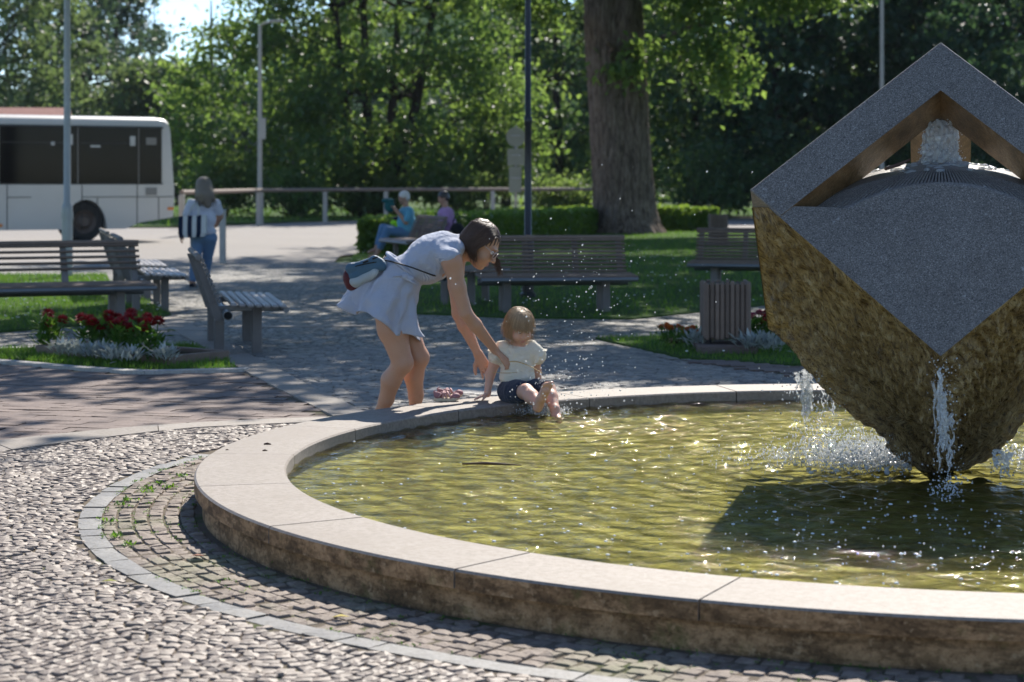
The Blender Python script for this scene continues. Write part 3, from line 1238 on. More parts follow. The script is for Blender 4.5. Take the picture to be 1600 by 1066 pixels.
# three beams that keep the upper edges of the cube
Wb = .205
E3 = []
for c in THL:
    E3.append(Vector((math.cos(c) * RHO, math.sin(c) * RHO, ZM - ZA)).normalized())
AP = Vector((0, 0, ZA + .008))
for k in range(3):
    e1, e2, e3 = E3[k], E3[(k + 1) % 3], E3[(k + 2) % 3]
    s0 = 0.0 if k == 0 else Wb
    # keep each small corner cube in exactly one beam
    a0 = 0.0 if k == 0 else Wb
    b0 = 0.0
    bm = bmesh.new()
    vs = []
    x0, x1 = (0.0, S_) if k == 0 else (Wb, S_)
    for x in (x0, x1):
        for y in (0, Wb):
            for z in (0, Wb):
                vs.append(bm.verts.new(AP + e1 * x + e2 * y + e3 * z))
    for f_, mi in (((0, 1, 3, 2), 1), ((4, 6, 7, 5), 0), ((0, 4, 5, 1), 0), ((2, 3, 7, 6), 1), ((0, 2, 6, 4), 0), ((1, 5, 7, 3), 1)):
        ff = bm.faces.new([vs[i] for i in f_])
        ff.material_index = mi
    bmesh.ops.recalc_face_normals(bm, faces=bm.faces)
    rel_ = lambda v_: ((v_.co - AP).dot(e1), (v_.co - AP).dot(e2), (v_.co - AP).dot(e3))
    def outer(ed):                                                  # only the true outer edges of the cube are worn
        a_, b_ = rel_(ed.verts[0]), rel_(ed.verts[1])
        return sum(1 for i in range(3) if (abs(a_[i]) < .02 and abs(b_[i]) < .02)) >= 2 or (a_[0] > S_ - .02 and b_[0] > S_ - .02)
    bmesh.ops.bevel(bm, geom=[ed for ed in bm.edges if outer(ed)], offset=.005, segments=1, affect='EDGES', profile=.5)
    me = bpy.data.meshes.new('roof_beam')
    bm.to_mesh(me)
    bm.free()
    me.materials.append(MATS['granite_polished'])
    me.materials.append(MATS['granite_wet_brown'])
    obj('roof_beam', me, None, sculpt)

# ------------------------------------------------------------------ moving water
def droplets(name, pts, radii, m, label, seg=5):
    """small drops, one mesh of octahedron-like beads"""
    base = np.array([(1, 0, 0), (-1, 0, 0), (0, 1, 0), (0, -1, 0), (0, 0, 1), (0, 0, -1)], float)
    d = []
    for a in (-1, 1):
        for b_ in (-1, 1):
            for c in (-1, 1):
                d.append((a * .577, b_ * .577, c * .577))
    fc = []
    bm = bmesh.new()
    bmesh.ops.create_icosphere(bm, subdivisions=1, radius=1)
    bv = np.array([v.co[:] for v in bm.verts])
    bf = np.array([[v.index for v in f.verts] for f in bm.faces])
    bm.free()
    pts, radii = np.array(pts), np.array(radii)
    if radii.ndim == 1:
        radii = np.repeat(radii[:, None], 3, 1)
    V = (pts[:, None, :] + bv[None] * radii[:, None, :]).reshape(-1, 3)
    F = (bf[None] + (np.arange(len(pts)) * len(bv))[:, None, None]).reshape(-1, 3)
    o = obj(name, npmesh(name, V, F), m)
    return tag(o, label, 'water drops', kind='stuff')


def stream(b, start, vel, zend, n, r0, spread, seed):
    """falling water: wobbling strands on ballistic paths that merge into one torn sheet"""
    rs = random.Random(seed)
    for i in range(n):
        p0 = Vector(start) + Vector((rs.gauss(0, spread), rs.gauss(0, spread), rs.gauss(0, spread * .5)))
        v = Vector(vel) * rs.uniform(.8, 1.2) + Vector((rs.gauss(0, .05), rs.gauss(0, .05), rs.gauss(0, .04)))
        tend = (v.z + math.sqrt(max(0.01, v.z ** 2 + 2 * 9.81 * (p0.z - zend)))) / 9.81
        t0 = rs.uniform(0, .5) * tend
        t1 = t0 + rs.uniform(.25, .8) * (tend - t0)
        m = 14
        ph = rs.uniform(0, 6)
        prev = None
        for k in range(m + 1):
            t_ = t0 + (t1 - t0) * k / m
            q = p0 + v * t_ + Vector((.006 * math.sin(ph + k * 1.3), .004 * math.cos(ph + k * 1.1), -4.905 * t_ * t_))
            r_ = r0 * rs.uniform(.35, 1.25) * (math.sin(PI * (k + .3) / (m + .6)) ** .5)
            if prev is not None and rs.random() > .06:
                b.cone(prev[0], prev[1], q, r_, .006)
            prev = (q, r_)


def stream_obj(label, specs):
    b = Body()
    for sp in specs:
        stream(b, *sp)
    return tag(obj('water_stream', b.mesh('water_stream', .0036), 'falling_water'), label, 'water stream')


stream_obj('white stream pouring off the left corner of the cube', [(P(1255, 582, 10.0), (.13, -.10, .0), WATZ, 24, .0065, .020, 3), (P(1290, 606, 9.95), (.02, -.05, 0), WATZ, 6, .003, .03, 8)])
stream_obj('thin stream running down the front corner of the cube', [(P(1470, 575, 8.50), (0, -.10, 0), WATZ, 12, .0050, .010, 4), (P(1476, 640, 8.62), (0.01, -.16, 0), WATZ, 14, .0065, .011, 5)])
stream_obj('short stream under the right lower side of the cube', [(P(1560, 700, 9.0), (.12, -.05, 0), WATZ, 12, .006, .018, 6)])
# bubbling head of water under the roof of the cube
rs = random.Random(5)
b = Body()
b.cone((AX, AY, 1.54), .085, (AX, AY, 1.68), .060, .03)
b.cone((AX, AY, 1.68), .060, (AX, AY, 1.735), .025, .03)
for i in range(200):
    a, h_ = rs.uniform(0, 2 * PI), rs.uniform(0, 1)
    rr = .088 - .03 * h_ + rs.uniform(-.006, .012)
    b.ell((AX + rr * math.cos(a), AY + rr * math.sin(a), 1.55 + .20 * h_), (rs.uniform(.006, .013),) * 2 + (rs.uniform(.008, .026),), k=.006)
for i in range(80):
    a, rr = rs.uniform(0, 2 * PI), rs.uniform(.1, .34)
    b.ell((AX + rr * math.cos(a), AY + rr * math.sin(a), 1.558 - DC * rr * rr), (rs.uniform(.012, .03), rs.uniform(.012, .03), rs.uniform(.006, .014)), k=.01)
tag(obj('water_jet', b.mesh('water_jet', .004), 'falling_water'), 'bubbling head of water under the peak of the cube', 'water jet')
b = MB()
b.tube([P(1384, 264, 9.12), P(1402, 258, 9.2), P(1421, 250, 9.28)], [.008, .009, .006], 7)
tag(b.build('wood_splinter', mat_simple('wet_wood', (.09, .045, .025), .5, .3, 30)), 'short dark stick caught under the left beam of the cube', 'stick')

# spray: in the air beside the child, around the streams, and where they hit
rs = np.random.default_rng(21)
pts, rad = [], []
def add(p, r):
    pts.append(tuple(p))
    rad.append(r if hasattr(r, '__len__') else (r, r, r))
for i in range(240):                                               # drops thrown up between child and cube
    x, y = rs.normal(905, 62), rs.uniform(380, 640)
    if rs.random() < .35:
        x, y = rs.uniform(700, 1250), rs.uniform(200, 620)
    add(P(x, y, rs.uniform(10.6, 12.0)), rs.uniform(.0016, .0048) * (1.6 if rs.random() < .12 else 1))
for i in range(120):
    add(P(rs.normal(870, 40), rs.uniform(560, 650), rs.uniform(11.0, 11.9)), rs.uniform(.002, .006))
for i in range(420):                                               # round the left stream
    f_ = rs.random()
    add(P(rs.normal(1255 + 40 * f_, 24), 580 + 130 * f_, rs.uniform(9.5, 10.1)), rs.uniform(.0015, .006))
for i in range(700):
    a_, h_ = rs.uniform(0, 6.283), rs.random()
    q_ = .085 - .04 * h_ + abs(rs.normal(0, .016))
    add((AX + q_ * math.cos(a_), AY + q_ * math.sin(a_), 1.55 + .21 * h_), rs.uniform(.0012, .0042))
for i in range(260):
    f_ = rs.random()
    add(P(rs.normal(1472 + 8 * f_, 13), 560 + 200 * f_, rs.uniform(8.2, 8.5)), rs.uniform(.0012, .0045))
for i in range(5200):                                               # splash where the left water lands
    x = min(1440, 1425 - abs(rs.normal(0, 105)))
    c = at(x, rs.normal(718, 11), WATZ)
    h_ = abs(rs.normal(0, .036)) * (1.5 if x > 1230 else .7)
    add((c.x, c.y, WATZ + h_), (lambda q: (q, q, q * rs.uniform(1, 2.2)))(rs.uniform(.0010, .0042)))
for i in range(260):
    c = at(rs.uniform(1545, 1640), rs.normal(722, 12), WATZ)
    add((c.x, c.y, WATZ + abs(rs.normal(0, .05))), rs.uniform(.002, .008))
for i in range(130):
    c = at(rs.normal(1482, 16), rs.normal(772, 8), WATZ)
    add((c.x, c.y, WATZ + abs(rs.normal(0, .03))), rs.uniform(.002, .006))
for i in range(1100):                                               # the kick
    a, u = rs.uniform(0, 2 * PI), abs(rs.normal(0, 1))
    add((KX + .10 * u * math.cos(a), KY + .10 * u * math.sin(a) - .03, WATZ + abs(rs.normal(0, .055)) * math.exp(-u * .5)), rs.uniform(.0012, .0045))
for i in range(170):                                               # added drops in front stand in for sparkles on the water
    c = at(rs.uniform(1120, 1640), rs.uniform(800, 915), WATZ)
    add((c.x, c.y, WATZ + abs(rs.normal(0, .035))), rs.uniform(.002, .005))
for i in range(160):
    c = at(rs.uniform(1080, 1600), rs.uniform(640, 800), WATZ)
    add((c.x, c.y, WATZ + abs(rs.normal(0, .03))), rs.uniform(.0015, .004))
droplets('spray_and_sparkles', pts, rad, 'foam', 'bright drops of spray and stand-in sparkles over the basin')
pts, rad = [], []
for i in range(320):                                               # floating bubbles
    c = at(rs.uniform(430, 1640), 645 + 275 * rs.random() ** .7, WATZ)
    if math.hypot(c.x - CX, c.y - CY) < RI - .03 and math.hypot(c.x - AX, c.y - AY) > .3:
        r_ = rs.uniform(.003, .010)
        pts.append((c.x, c.y, WATZ + .004))
        rad.append((r_, r_, r_ * .45))
droplets('floating_bubbles', pts, rad, 'bubble', 'small white bubbles floating on the pool')
# a thrown splash crown round the child's foot
b = Body()
rs2 = random.Random(9)
for i in range(46):
    a = rs2.uniform(0, 2 * PI)
    d = Vector((math.cos(a), math.sin(a) * .8, 0))
    h_ = rs2.uniform(.02, .12)
    p0 = Vector((KX, KY, WATZ - .004)) + d * rs2.uniform(.01, .08)
    b.chain([p0, p0 + d * .02 + Vector((0, 0, h_ * .6)), p0 + d * (.035 + .3 * h_) + Vector((0, 0, h_))], [.008, .0055, .0030], .010)
for i in range(60):
    a, u = rs2.uniform(0, 2 * PI), abs(rs2.gauss(0, .10))
    b.ell((KX + u * math.cos(a), KY + u * math.sin(a), WATZ + .004), (rs2.uniform(.008, .02),) * 2 + (.006,), k=.01)
tag(obj('splash', b.mesh('splash', .0045), 'falling_water'), 'clear splash thrown up by the child\'s kicking feet', 'splash', kind='stuff')
b = Body()
for i in range(420):
    c = at(1425 - abs(rs2.gauss(0, 85)), rs2.gauss(719, 9), WATZ)
    q = rs2.uniform(.004, .014)
    b.ell(c + Vector((0, 0, .002 + rs2.random() ** 3 * .035)), (q, q, q * rs2.uniform(.35, .9)), k=.012)
tag(obj('splash', b.mesh('splash', .0055), 'foam'), 'white foam where the left stream hits the pool', 'splash', kind='stuff')
# a leaf stick adrift
b = MB()
a_, c_ = at(722, 725, WATZ), at(815, 727, WATZ)
b.tube([a_, a_.lerp(c_, .4) + Vector((0, .01, .004)), c_], [.004, .008, .003], 6)
tag(b.build('twig', 'wet_wood'), 'thin dark twig floating on the pool', 'twig')
# crumbs of bark left on the coping
for x, y, s_, lab in ((418, 695, .018, 'larger dark crumb of bark on the left coping'), (414, 705, .012, 'small dark crumb of bark nearest the joint of the left coping'), (355, 704, .008, 'tiny dark crumb near the outer edge of the left coping')):
    p = at(x, y, RIMZ)
    MBb = MB()
    MBb.tube([(-s_, 0, .003), (0, s_ * .3, .005), (s_, -s_ * .1, .003)], [s_ * .22, s_ * .36, s_ * .15], 6)
    tag(MBb.build('bark_crumb', 'wet_wood', loc=tuple(p)), lab, 'bark')
# weeds in the joints
pts = []
rs2 = random.Random(12)
b = MB()
def tuft(x, y, n, s_):
    for i in range(n):
        a = rs2.uniform(0, 2 * PI)
        p = Vector((x + rs2.gauss(0, s_ * .5), y + rs2.gauss(0, s_ * .5), .0))
        d = Vector((math.cos(a), math.sin(a), rs2.uniform(.3, 1.4))).normalized() * s_ * rs2.uniform(.4, 1.0)
        w = Vector((-math.sin(a), math.cos(a), 0)) * s_ * .16
        o = len(b.v)
        b.v += [tuple(p - w * .3), tuple(p + d * .55 - w), tuple(p + d), tuple(p + d * .55 + w)]
        b.f.append((o, o + 1, o + 2, o + 3))
for i in range(700):
    a = rs2.uniform(R(150), R(300))
    rr = RO + rs2.choice((.0, .062, .13, .20, .265, .335, .40, .40, .40, .02)) + rs2.uniform(-.01, .015)
    if mnoise.noise(Vector((a * 6, rr * 3, 0))) > -.12:
        tuft(CX + rr * math.cos(a), CY + rr * math.sin(a), rs2.randint(4, 10), rs2.uniform(.007, .020))
for x, y in ((172, 815), (178, 840), (190, 790), (232, 765), (268, 762), (285, 744), (250, 756), (200, 852), (230, 770), (200, 783)):
    p = at(x, y)
    tuft(p.x, p.y, 22, .035)
for x, y in ((388, 826), (444, 880), (1295, 990), (1482, 1010), (960, 985), (370, 830), (1180, 998)):
    p = at(x, y + 10)
    tuft(p.x, p.y + .06, 16, .05)
tag(b.build('weeds', 'grass_blade'), 'small green weeds growing in the cobble joints round the basin', 'weeds', kind='stuff')
for k, (x, y, cc) in enumerate(((170, 914, (.35, .36, .06)), (532, 970, (.45, .34, .02)), (1010 * 0 + 308, 874, (.25, .08, .03)))):
    p = at(x, y)
    bb = MB()
    bb.add([(p.x - .03, p.y, .012), (p.x, p.y - .02, .02), (p.x + .032, p.y + .004, .013), (p.x, p.y + .02, .018)], [(0, 1, 2), (0, 2, 3)])
    tag(bb.build('fallen_leaf', mat_simple('leaf_dead_%d' % k, cc, .6)), ('pale green leaf lying on the cobbles at the left', 'yellow leaf on the stone band by the basin', 'reddish leaf on the cobbles beside the basin')[k], 'leaf')
# ------------------------------------------------------------------ trees, hedge, shrubs
def leaf_mat(name, ca, cb, ta, tb, tr=.45, gloss=.35):
    t = NT(name)
    r = t.rnd()
    v = t.world_co(.35)
    n = t.noise(v, 1.0, 3)
    c = t.mix(n, t.mix(r, ca, cb), t.mix(r, tuple(x * .7 for x in ca), ca))
    t.set(col=c, rough=.42, spec=gloss)
    tl = t.node('BsdfTranslucent', Color=t.mix(r, ta, tb))
    mx = t.node('MixShader')
    mx.inputs[0].default_value = tr
    t.t.links.new(t.b.outputs[0], mx.inputs[1])
    t.t.links.new(tl.outputs[0], mx.inputs[2])
    t.t.links.new(mx.outputs[0], t.out.inputs[0])
    MATS[name] = t.m


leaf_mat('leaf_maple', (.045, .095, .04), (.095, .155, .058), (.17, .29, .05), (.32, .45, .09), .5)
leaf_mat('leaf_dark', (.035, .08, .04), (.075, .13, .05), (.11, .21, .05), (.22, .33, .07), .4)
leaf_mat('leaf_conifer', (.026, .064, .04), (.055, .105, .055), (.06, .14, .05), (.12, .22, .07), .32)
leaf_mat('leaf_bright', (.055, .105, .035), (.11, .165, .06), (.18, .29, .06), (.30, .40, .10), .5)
leaf_mat('leaf_far', (.075, .125, .055), (.145, .20, .095), (.14, .22, .06), (.24, .32, .11), .4)  # far leaves coloured paler to stand in for distance haze
leaf_mat('leaf_far_dark', (.045, .08, .055), (.075, .12, .075), (.08, .14, .06), (.12, .2, .08), .3)
leaf_mat('leaf_hedge', (.06, .12, .025), (.12, .19, .04), (.20, .34, .04), (.34, .48, .06), .4, .3)
mat_simple('bark', (.115, .085, .07), .9, .4, 6, 1.0, 18, .03, spec=.15)
mat_simple('bark_dark', (.05, .04, .034), .9, .3, 6, .8, 20, .03, spec=.15)
t = NT('bark_linden')
v = t.co('Object', (9, 9, 1.3))
w_ = t.noise(v, 1.6, 8, .7, .8)
fine = t.noise(t.co('Object', (4, 4, 2)), 9, 6, .7)
c = t.ramp(w_, [(.36, (.05, .037, .03)), (.5, (.16, .122, .10)), (.68, (.30, .24, .20))])
c = t.mix(t.ramp(fine, [(.6, 0), (.72, .6)]), c, (.30, .27, .23))
t.set(col=c, rough=.95, spec=.1, normal=t.bump(w_, 1.0, .08))
MATS['bark_linden'] = t.m


def leaves_mesh(name, centers, radii, n, size, seed, clump=26, spread=.5, droop=.25, shell=.55, aspect=.62, zmin=None):
    """leaf-sized faces in clumps spread through the blobs of a crown"""
    g = np.random.default_rng(seed)
    centers, radii = np.array(centers, float), np.array(radii, float)
    vol = radii.prod(1)
    nc = max(1, n // clump)
    which = g.choice(len(centers), nc, p=vol ** .8 / (vol ** .8).sum())
    d = g.normal(size=(nc, 3))
    d /= np.linalg.norm(d, axis=1)[:, None]
    rr = shell + (1 - shell) * g.random(nc) ** .6
    rr = np.where(g.random(nc) < .22, g.random(nc) * shell, rr)
    cc = centers[which] + d * rr[:, None] * radii[which]
    sp = spread * g.uniform(.5, 1.4, nc)
    idx = np.repeat(np.arange(nc), clump)
    off = g.normal(size=(len(idx), 3)) * sp[idx][:, None] * np.array([1, 1, .55])
    p = cc[idx] + off
    if zmin is not None:
        p = p[p[:, 2] > zmin]
    m = len(p)
    nrm = g.normal(size=(m, 3)) * np.array([.8, .8, .5]) + np.array([0, 0, .75])
    nrm /= np.linalg.norm(nrm, axis=1)[:, None]
    u = g.normal(size=(m, 3))
    u -= nrm * (u * nrm).sum(1)[:, None]
    u /= np.linalg.norm(u, axis=1)[:, None]
    w = np.cross(nrm, u)
    s_ = size * g.uniform(.6, 1.25, m)[:, None]
    V = np.empty((m, 4, 3))
    V[:, 0] = p - u * s_ * .5
    V[:, 1] = p + w * s_ * .5 * aspect - u * s_ * .05
    V[:, 2] = p + u * s_ * .5 - np.array([0, 0, 1]) * s_ * droop
    V[:, 3] = p - w * s_ * .5 * aspect - u * s_ * .05
    return npmesh(name, V.reshape(-1, 3), np.arange(4 * m).reshape(-1, 4), False)


def limb(b, p0, p1, r0, r1, seed, n=7, wob=.05):
    rs = random.Random(seed)
    p0, p1 = Vector(p0), Vector(p1)
    L = (p1 - p0).length
    pts = [p0.lerp(p1, i / n) + Vector((rs.gauss(0, 1), rs.gauss(0, 1), rs.gauss(0, .4))) * L * wob * math.sin(PI * i / n) + Vector((0, 0, 1)) * L * .06 * math.sin(PI * i / n) for i in range(n + 1)]
    b.tube(pts, [lerp(r0, r1, (i / n) ** .8) for i in range(n + 1)], 9)
    return pts


def tree(name, label, loc, trunk, blobs, n, size, leaf, bark, seed, group=None, clump=26, spread=.5, shell=.55, rz=0, limbs=True, zmin=.3):
    """trunk: list of (points, radii) stems; blobs: (x,y,z,rx,ry,rz)"""
    o = thing(name, label, 'tree', loc, rz, group)
    b = MB()
    for pts, rad in trunk:
        b.tube(pts, rad, 14)
    top = Vector(trunk[0][0][-1])
    if limbs:
        for i, bl in enumerate(blobs):
            tr = trunk[i % len(trunk)][0]
            c = Vector(bl[:3])
            st = min((Vector(p) for p in tr), key=lambda p: abs(p.z - (c.z - .35 * math.hypot(c.x - p.x, c.y - p.y) - .3)))
            limb(b, st, c, trunk[i % len(trunk)][1][-1] * .8 + .03, .025, seed + i)
    b.build('trunk', bark, o, smooth=True)
    me = leaves_mesh('crown', [q[:3] for q in blobs], [q[3:] for q in blobs], n, size, seed, clump, spread, shell=shell, zmin=zmin)
    obj('crown', me, leaf, o)
    return o


def rblobs(seed, n, cx, cy, z0, z1, rx, ry, bl, zfun=None):
    rs = random.Random(seed)
    out = []
    for i in range(n):
        f_ = (i + rs.random()) / n
        z = lerp(z0, z1, f_)
        e = zfun(f_) if zfun else math.sqrt(max(.05, 1 - (2 * f_ - 1) ** 2))
        a = i * 2.4 + rs.uniform(-.4, .4)
        q = rs.uniform(.35, 1.0) * e
        s_ = bl * rs.uniform(.75, 1.25)
        out.append((cx + rx * q * math.cos(a), cy + ry * q * math.sin(a), z, s_, s_, s_ * .62))
    return out


# big broad tree behind the railing, several stems, branches down to the ground
stems = []
for dx, dy, lean in ((0, 0, -.25), (.55, .3, .55), (-.5, .2, -.9), (.95, -.1, 1.5)):
    stems.append(([(dx, dy, -.1), (dx + lean * .25, dy, 2.0), (dx + lean * .7, dy, 5.0), (dx + lean * 1.2, dy, 9), (dx + lean * 1.6, dy, 13)], [.30, .25, .20, .14, .06]))
bl = rblobs(3, 64, 0, 0, 1.2, 16, 7.4, 5.2, 1.75, lambda f: .62 + .38 * math.sin(PI * min(1, f * 1.1)))
bl += [(-7.2, -2, 3.4, 2.0, 2, 1.0), (-7.6, 0, 5.4, 2.0, 2, 1.1), (-6.5, -1, 2.0, 1.8, 2, .9), (-6.8, 0, 7.4, 1.6, 2, 1.0), (5.6, -1, 1.8, 1.6, 1.6, .9), (6.2, -1, 3.2, 1.5, 1.5, 1.0)]
tree('maple_tree', 'broad dark many-stemmed tree behind the railing in the middle', (-6.1, 87, 0), stems, bl, 46000, .30, 'leaf_maple', 'bark_dark', 3, spread=.55, clump=30, shell=.5)

# old lime tree with the thick furrowed trunk; its crown is above the picture and shades the square
o = thing('lime_tree', 'huge old tree with thick furrowed trunk standing behind the centre bench', 'tree', (3.25, 57.5, 0))
b = MB()
n = 22
rows = 120
KS = 150
for i in range(rows + 1):
    z = 9.0 * i / rows - .1
    rr = .83 - .022 * z + .55 * math.exp(-max(z, 0) / .35) * .55
    cx0 = -.30 * (z / 5.2)
    for k in range(KS):
        a = 2 * PI * k / KS
        fl = 1 + .05 * math.sin(5 * a + .4) * math.exp(-max(z, 0) / 1.2) + .05 * mnoise.noise(Vector((math.cos(a) * 2.2, math.sin(a) * 2.2, z * .5)))
        rg = mnoise.fractal(Vector((math.cos(a) * 11, math.sin(a) * 11, z * 1.5)), .8, 2.1, 4)
        fl += .045 * (1 - 2.2 * abs(rg))
        fl *= 1 - .16 * max(0, math.cos(a - R(-84))) ** 18 * min(1, max(0, (z - 1.6) / 1.5))
        b.v.append((cx0 + rr * fl * math.cos(a) * (1 + .03 * z), rr * fl * math.sin(a), z))
for i in range(rows):
    for k in range(KS):
        b.f.append((i * KS + k, i * KS + (k + 1) % KS, (i + 1) * KS + (k + 1) % KS, (i + 1) * KS + k))
for i, (q, r_) in enumerate((((-5, -4, 13), .4), ((5, -3, 13), .4), ((0, 3, 16), .42), ((-2, -6, 12), .33), ((3, -5.5, 14), .3), ((2.5, -1.2, 6.0), .1), ((-.6, -1.4, 5.4), .07))):
    limb(b, (-.4, 0, 6.6 if r_ > .2 else 4.6), q, r_, .05, 50 + i)
b.build('trunk', 'bark_linden', o, smooth=True)
bl = rblobs(9, 40, 2.0, -2.0, 8.0, 21, 8.0, 8.0, 2.1)
me = leaves_mesh('crown', [q[:3] for q in bl], [q[3:] for q in bl], 15000, .42, 9, 22, .6)
obj('crown', me, 'leaf_maple', o)
bl = [(-.1, -1.1, 4.55, .85, .5, .55), (.35, -1.1, 5.2, .8, .5, .6), (2.4, -1.2, 5.2, 1.5, .9, .8), (2.8, -1.4, 4.3, 1.0, .8, .8), (1.9, -1.0, 6.4, 1.3, 1.0, .7), (4.2, -1.6, 6.6, 1.6, .9, .6), (-2.2, -1.0, 6.2, 1.0, .8, .6), (5.6, -1.5, 6.8, 1.4, .8, .5), (-3.2, -1, 6.5, 1.0, .8, .5)]
obj('low_branch', leaves_mesh('low_branch', [q[:3] for q in bl], [q[3:] for q in bl], 4200, .24, 19, 14, .3, shell=.35), 'leaf_maple', o)

# two more park trees whose crowns hang over the square from outside the picture
def park_tree(label, loc, seed, rad=5.2, z0=6.0, z1=15, n=15000, size=.34, off=(0, 0)):
    tr = [([(0, 0, -.1), (.05, 0, 2), (.1, .1, 5), (0, .1, 9), (0, 0, 13)], [.42, .34, .29, .2, .08])]
    bl = rblobs(seed, 40, off[0], off[1], z0, z1, rad, rad, 1.4)
    return tree('park_tree', label, loc, tr, bl, n, size, 'leaf_maple', 'bark', seed, clump=22, spread=.5)


park_tree('tall park tree whose crown hangs over the right side of the square', (10.5, 31.0, 0), 31, 7.6, 6.8, 13.5, 25000, .32, (-5.5, 0))
park_tree('tall park tree whose crown hangs over the left side of the square', (-9.6, 27.0, 0), 32, 6.2, 6.6, 12.0, 15000, .30, (4.6, -1.0))
park_tree('tall park tree behind the right bench, trunk outside the picture', (13.0, 42, 0), 33, 8.0, 7.6, 14.5, 25000, .34, (-7.2, 0))

# dark trees on the right
def conifer(label, loc, hgt, rad, seed, group, name='conifer_tree', n=7000, leaf='leaf_conifer', size=.42):
    tr = [([(0, 0, -.1), (0, 0, hgt * .5), (0, 0, hgt)], [.22, .15, .03])]
    bl = []
    rs = random.Random(seed)
    nl = int(hgt * 1.5)
    for i in range(nl):
        f_ = i / (nl - 1)
        rr = rad * (1 - f_) ** .85 + .15
        for k in range(5 if rr > 1 else 3):
            a = rs.uniform(0, 2 * PI)
            bl.append((rr * .62 * math.cos(a), rr * .62 * math.sin(a), .5 + f_ * (hgt - .5) - .1 * rr, rr * .45, rr * .45, .28))
    o = thing(name, label, 'tree', loc, 0, group)
    b = MB()
    b.tube(*tr[0], 10)
    b.build('trunk', 'bark_dark', o, smooth=True)
    obj('crown', leaves_mesh('crown', [q[:3] for q in bl], [q[3:] for q in bl], n, size, seed, 18, .28, droop=.5, shell=.3, aspect=.3), leaf, o)
    return o


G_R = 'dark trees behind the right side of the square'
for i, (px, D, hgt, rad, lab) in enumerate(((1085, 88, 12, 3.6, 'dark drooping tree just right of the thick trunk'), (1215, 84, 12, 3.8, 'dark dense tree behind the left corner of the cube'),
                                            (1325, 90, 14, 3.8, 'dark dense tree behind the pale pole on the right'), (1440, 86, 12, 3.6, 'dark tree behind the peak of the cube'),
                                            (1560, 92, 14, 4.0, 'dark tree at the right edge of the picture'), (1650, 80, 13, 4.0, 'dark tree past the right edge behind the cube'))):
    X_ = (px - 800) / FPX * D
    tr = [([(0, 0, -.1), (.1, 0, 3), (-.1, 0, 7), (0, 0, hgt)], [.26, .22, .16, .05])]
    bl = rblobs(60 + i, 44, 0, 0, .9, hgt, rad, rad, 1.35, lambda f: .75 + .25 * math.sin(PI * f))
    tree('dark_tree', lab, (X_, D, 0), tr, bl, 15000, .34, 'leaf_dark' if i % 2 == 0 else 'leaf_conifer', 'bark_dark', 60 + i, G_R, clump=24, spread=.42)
for i, (px, D, hgt, lab) in enumerate(((870, 112, 15, 'slender dark tree left of the thick trunk'), (1010, 116, 15, 'tree far behind the thick trunk'), (790, 125, 16, 'tree with gaps of sky behind the sign post'))):
    X_ = (px - 800) / FPX * D
    tr = [([(0, 0, -.1), (.15, 0, 3), (-.1, 0, 7), (0, 0, hgt)], [.34, .28, .2, .06])]
    bl = rblobs(80 + i, 34, 0, 0, 2.5, hgt, 3.8, 3.2, 1.25)
    tree('background_tree', lab, (X_, D, 0), tr, bl, 9000, .40, 'leaf_dark', 'bark_dark', 80 + i, 'trees far behind the railing', clump=20, spread=.5)


def shrub(name, label, loc, blobs, n, size, leaf, seed, group=None, spread=.22):
    o = thing(name, label, 'shrub', loc, 0, group)
    b = MB()
    for i, q in enumerate(blobs):
        limb(b, (q[0] * .2, q[1] * .2, -.05), (q[0], q[1], q[2]), .04, .012, seed + i, 4)
    b.build('stem', 'bark_dark', o, smooth=True)
    obj('foliage', leaves_mesh('foliage', [q[:3] for q in blobs], [q[3:] for q in blobs], n, size, seed, 16, spread, shell=.45, zmin=.02), leaf, o)
    return o


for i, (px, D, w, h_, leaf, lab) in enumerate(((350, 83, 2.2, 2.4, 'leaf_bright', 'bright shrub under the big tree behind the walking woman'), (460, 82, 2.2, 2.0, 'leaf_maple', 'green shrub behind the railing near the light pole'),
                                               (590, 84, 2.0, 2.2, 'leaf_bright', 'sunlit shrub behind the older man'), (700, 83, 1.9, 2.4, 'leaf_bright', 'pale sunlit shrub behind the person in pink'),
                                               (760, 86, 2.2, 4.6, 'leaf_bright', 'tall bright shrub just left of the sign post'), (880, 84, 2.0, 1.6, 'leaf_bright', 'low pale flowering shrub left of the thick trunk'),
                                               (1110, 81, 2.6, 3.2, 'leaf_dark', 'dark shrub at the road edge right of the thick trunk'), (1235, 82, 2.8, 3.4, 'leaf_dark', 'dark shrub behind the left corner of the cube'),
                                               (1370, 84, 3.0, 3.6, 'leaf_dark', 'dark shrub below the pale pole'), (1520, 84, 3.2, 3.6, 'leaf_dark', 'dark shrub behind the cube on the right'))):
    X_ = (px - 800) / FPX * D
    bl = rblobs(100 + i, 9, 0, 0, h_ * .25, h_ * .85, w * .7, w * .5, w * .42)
    shrub('shrub', lab, (X_, D, 0), bl, 3000, .22, leaf, 100 + i, 'shrubs along the railing', .3)

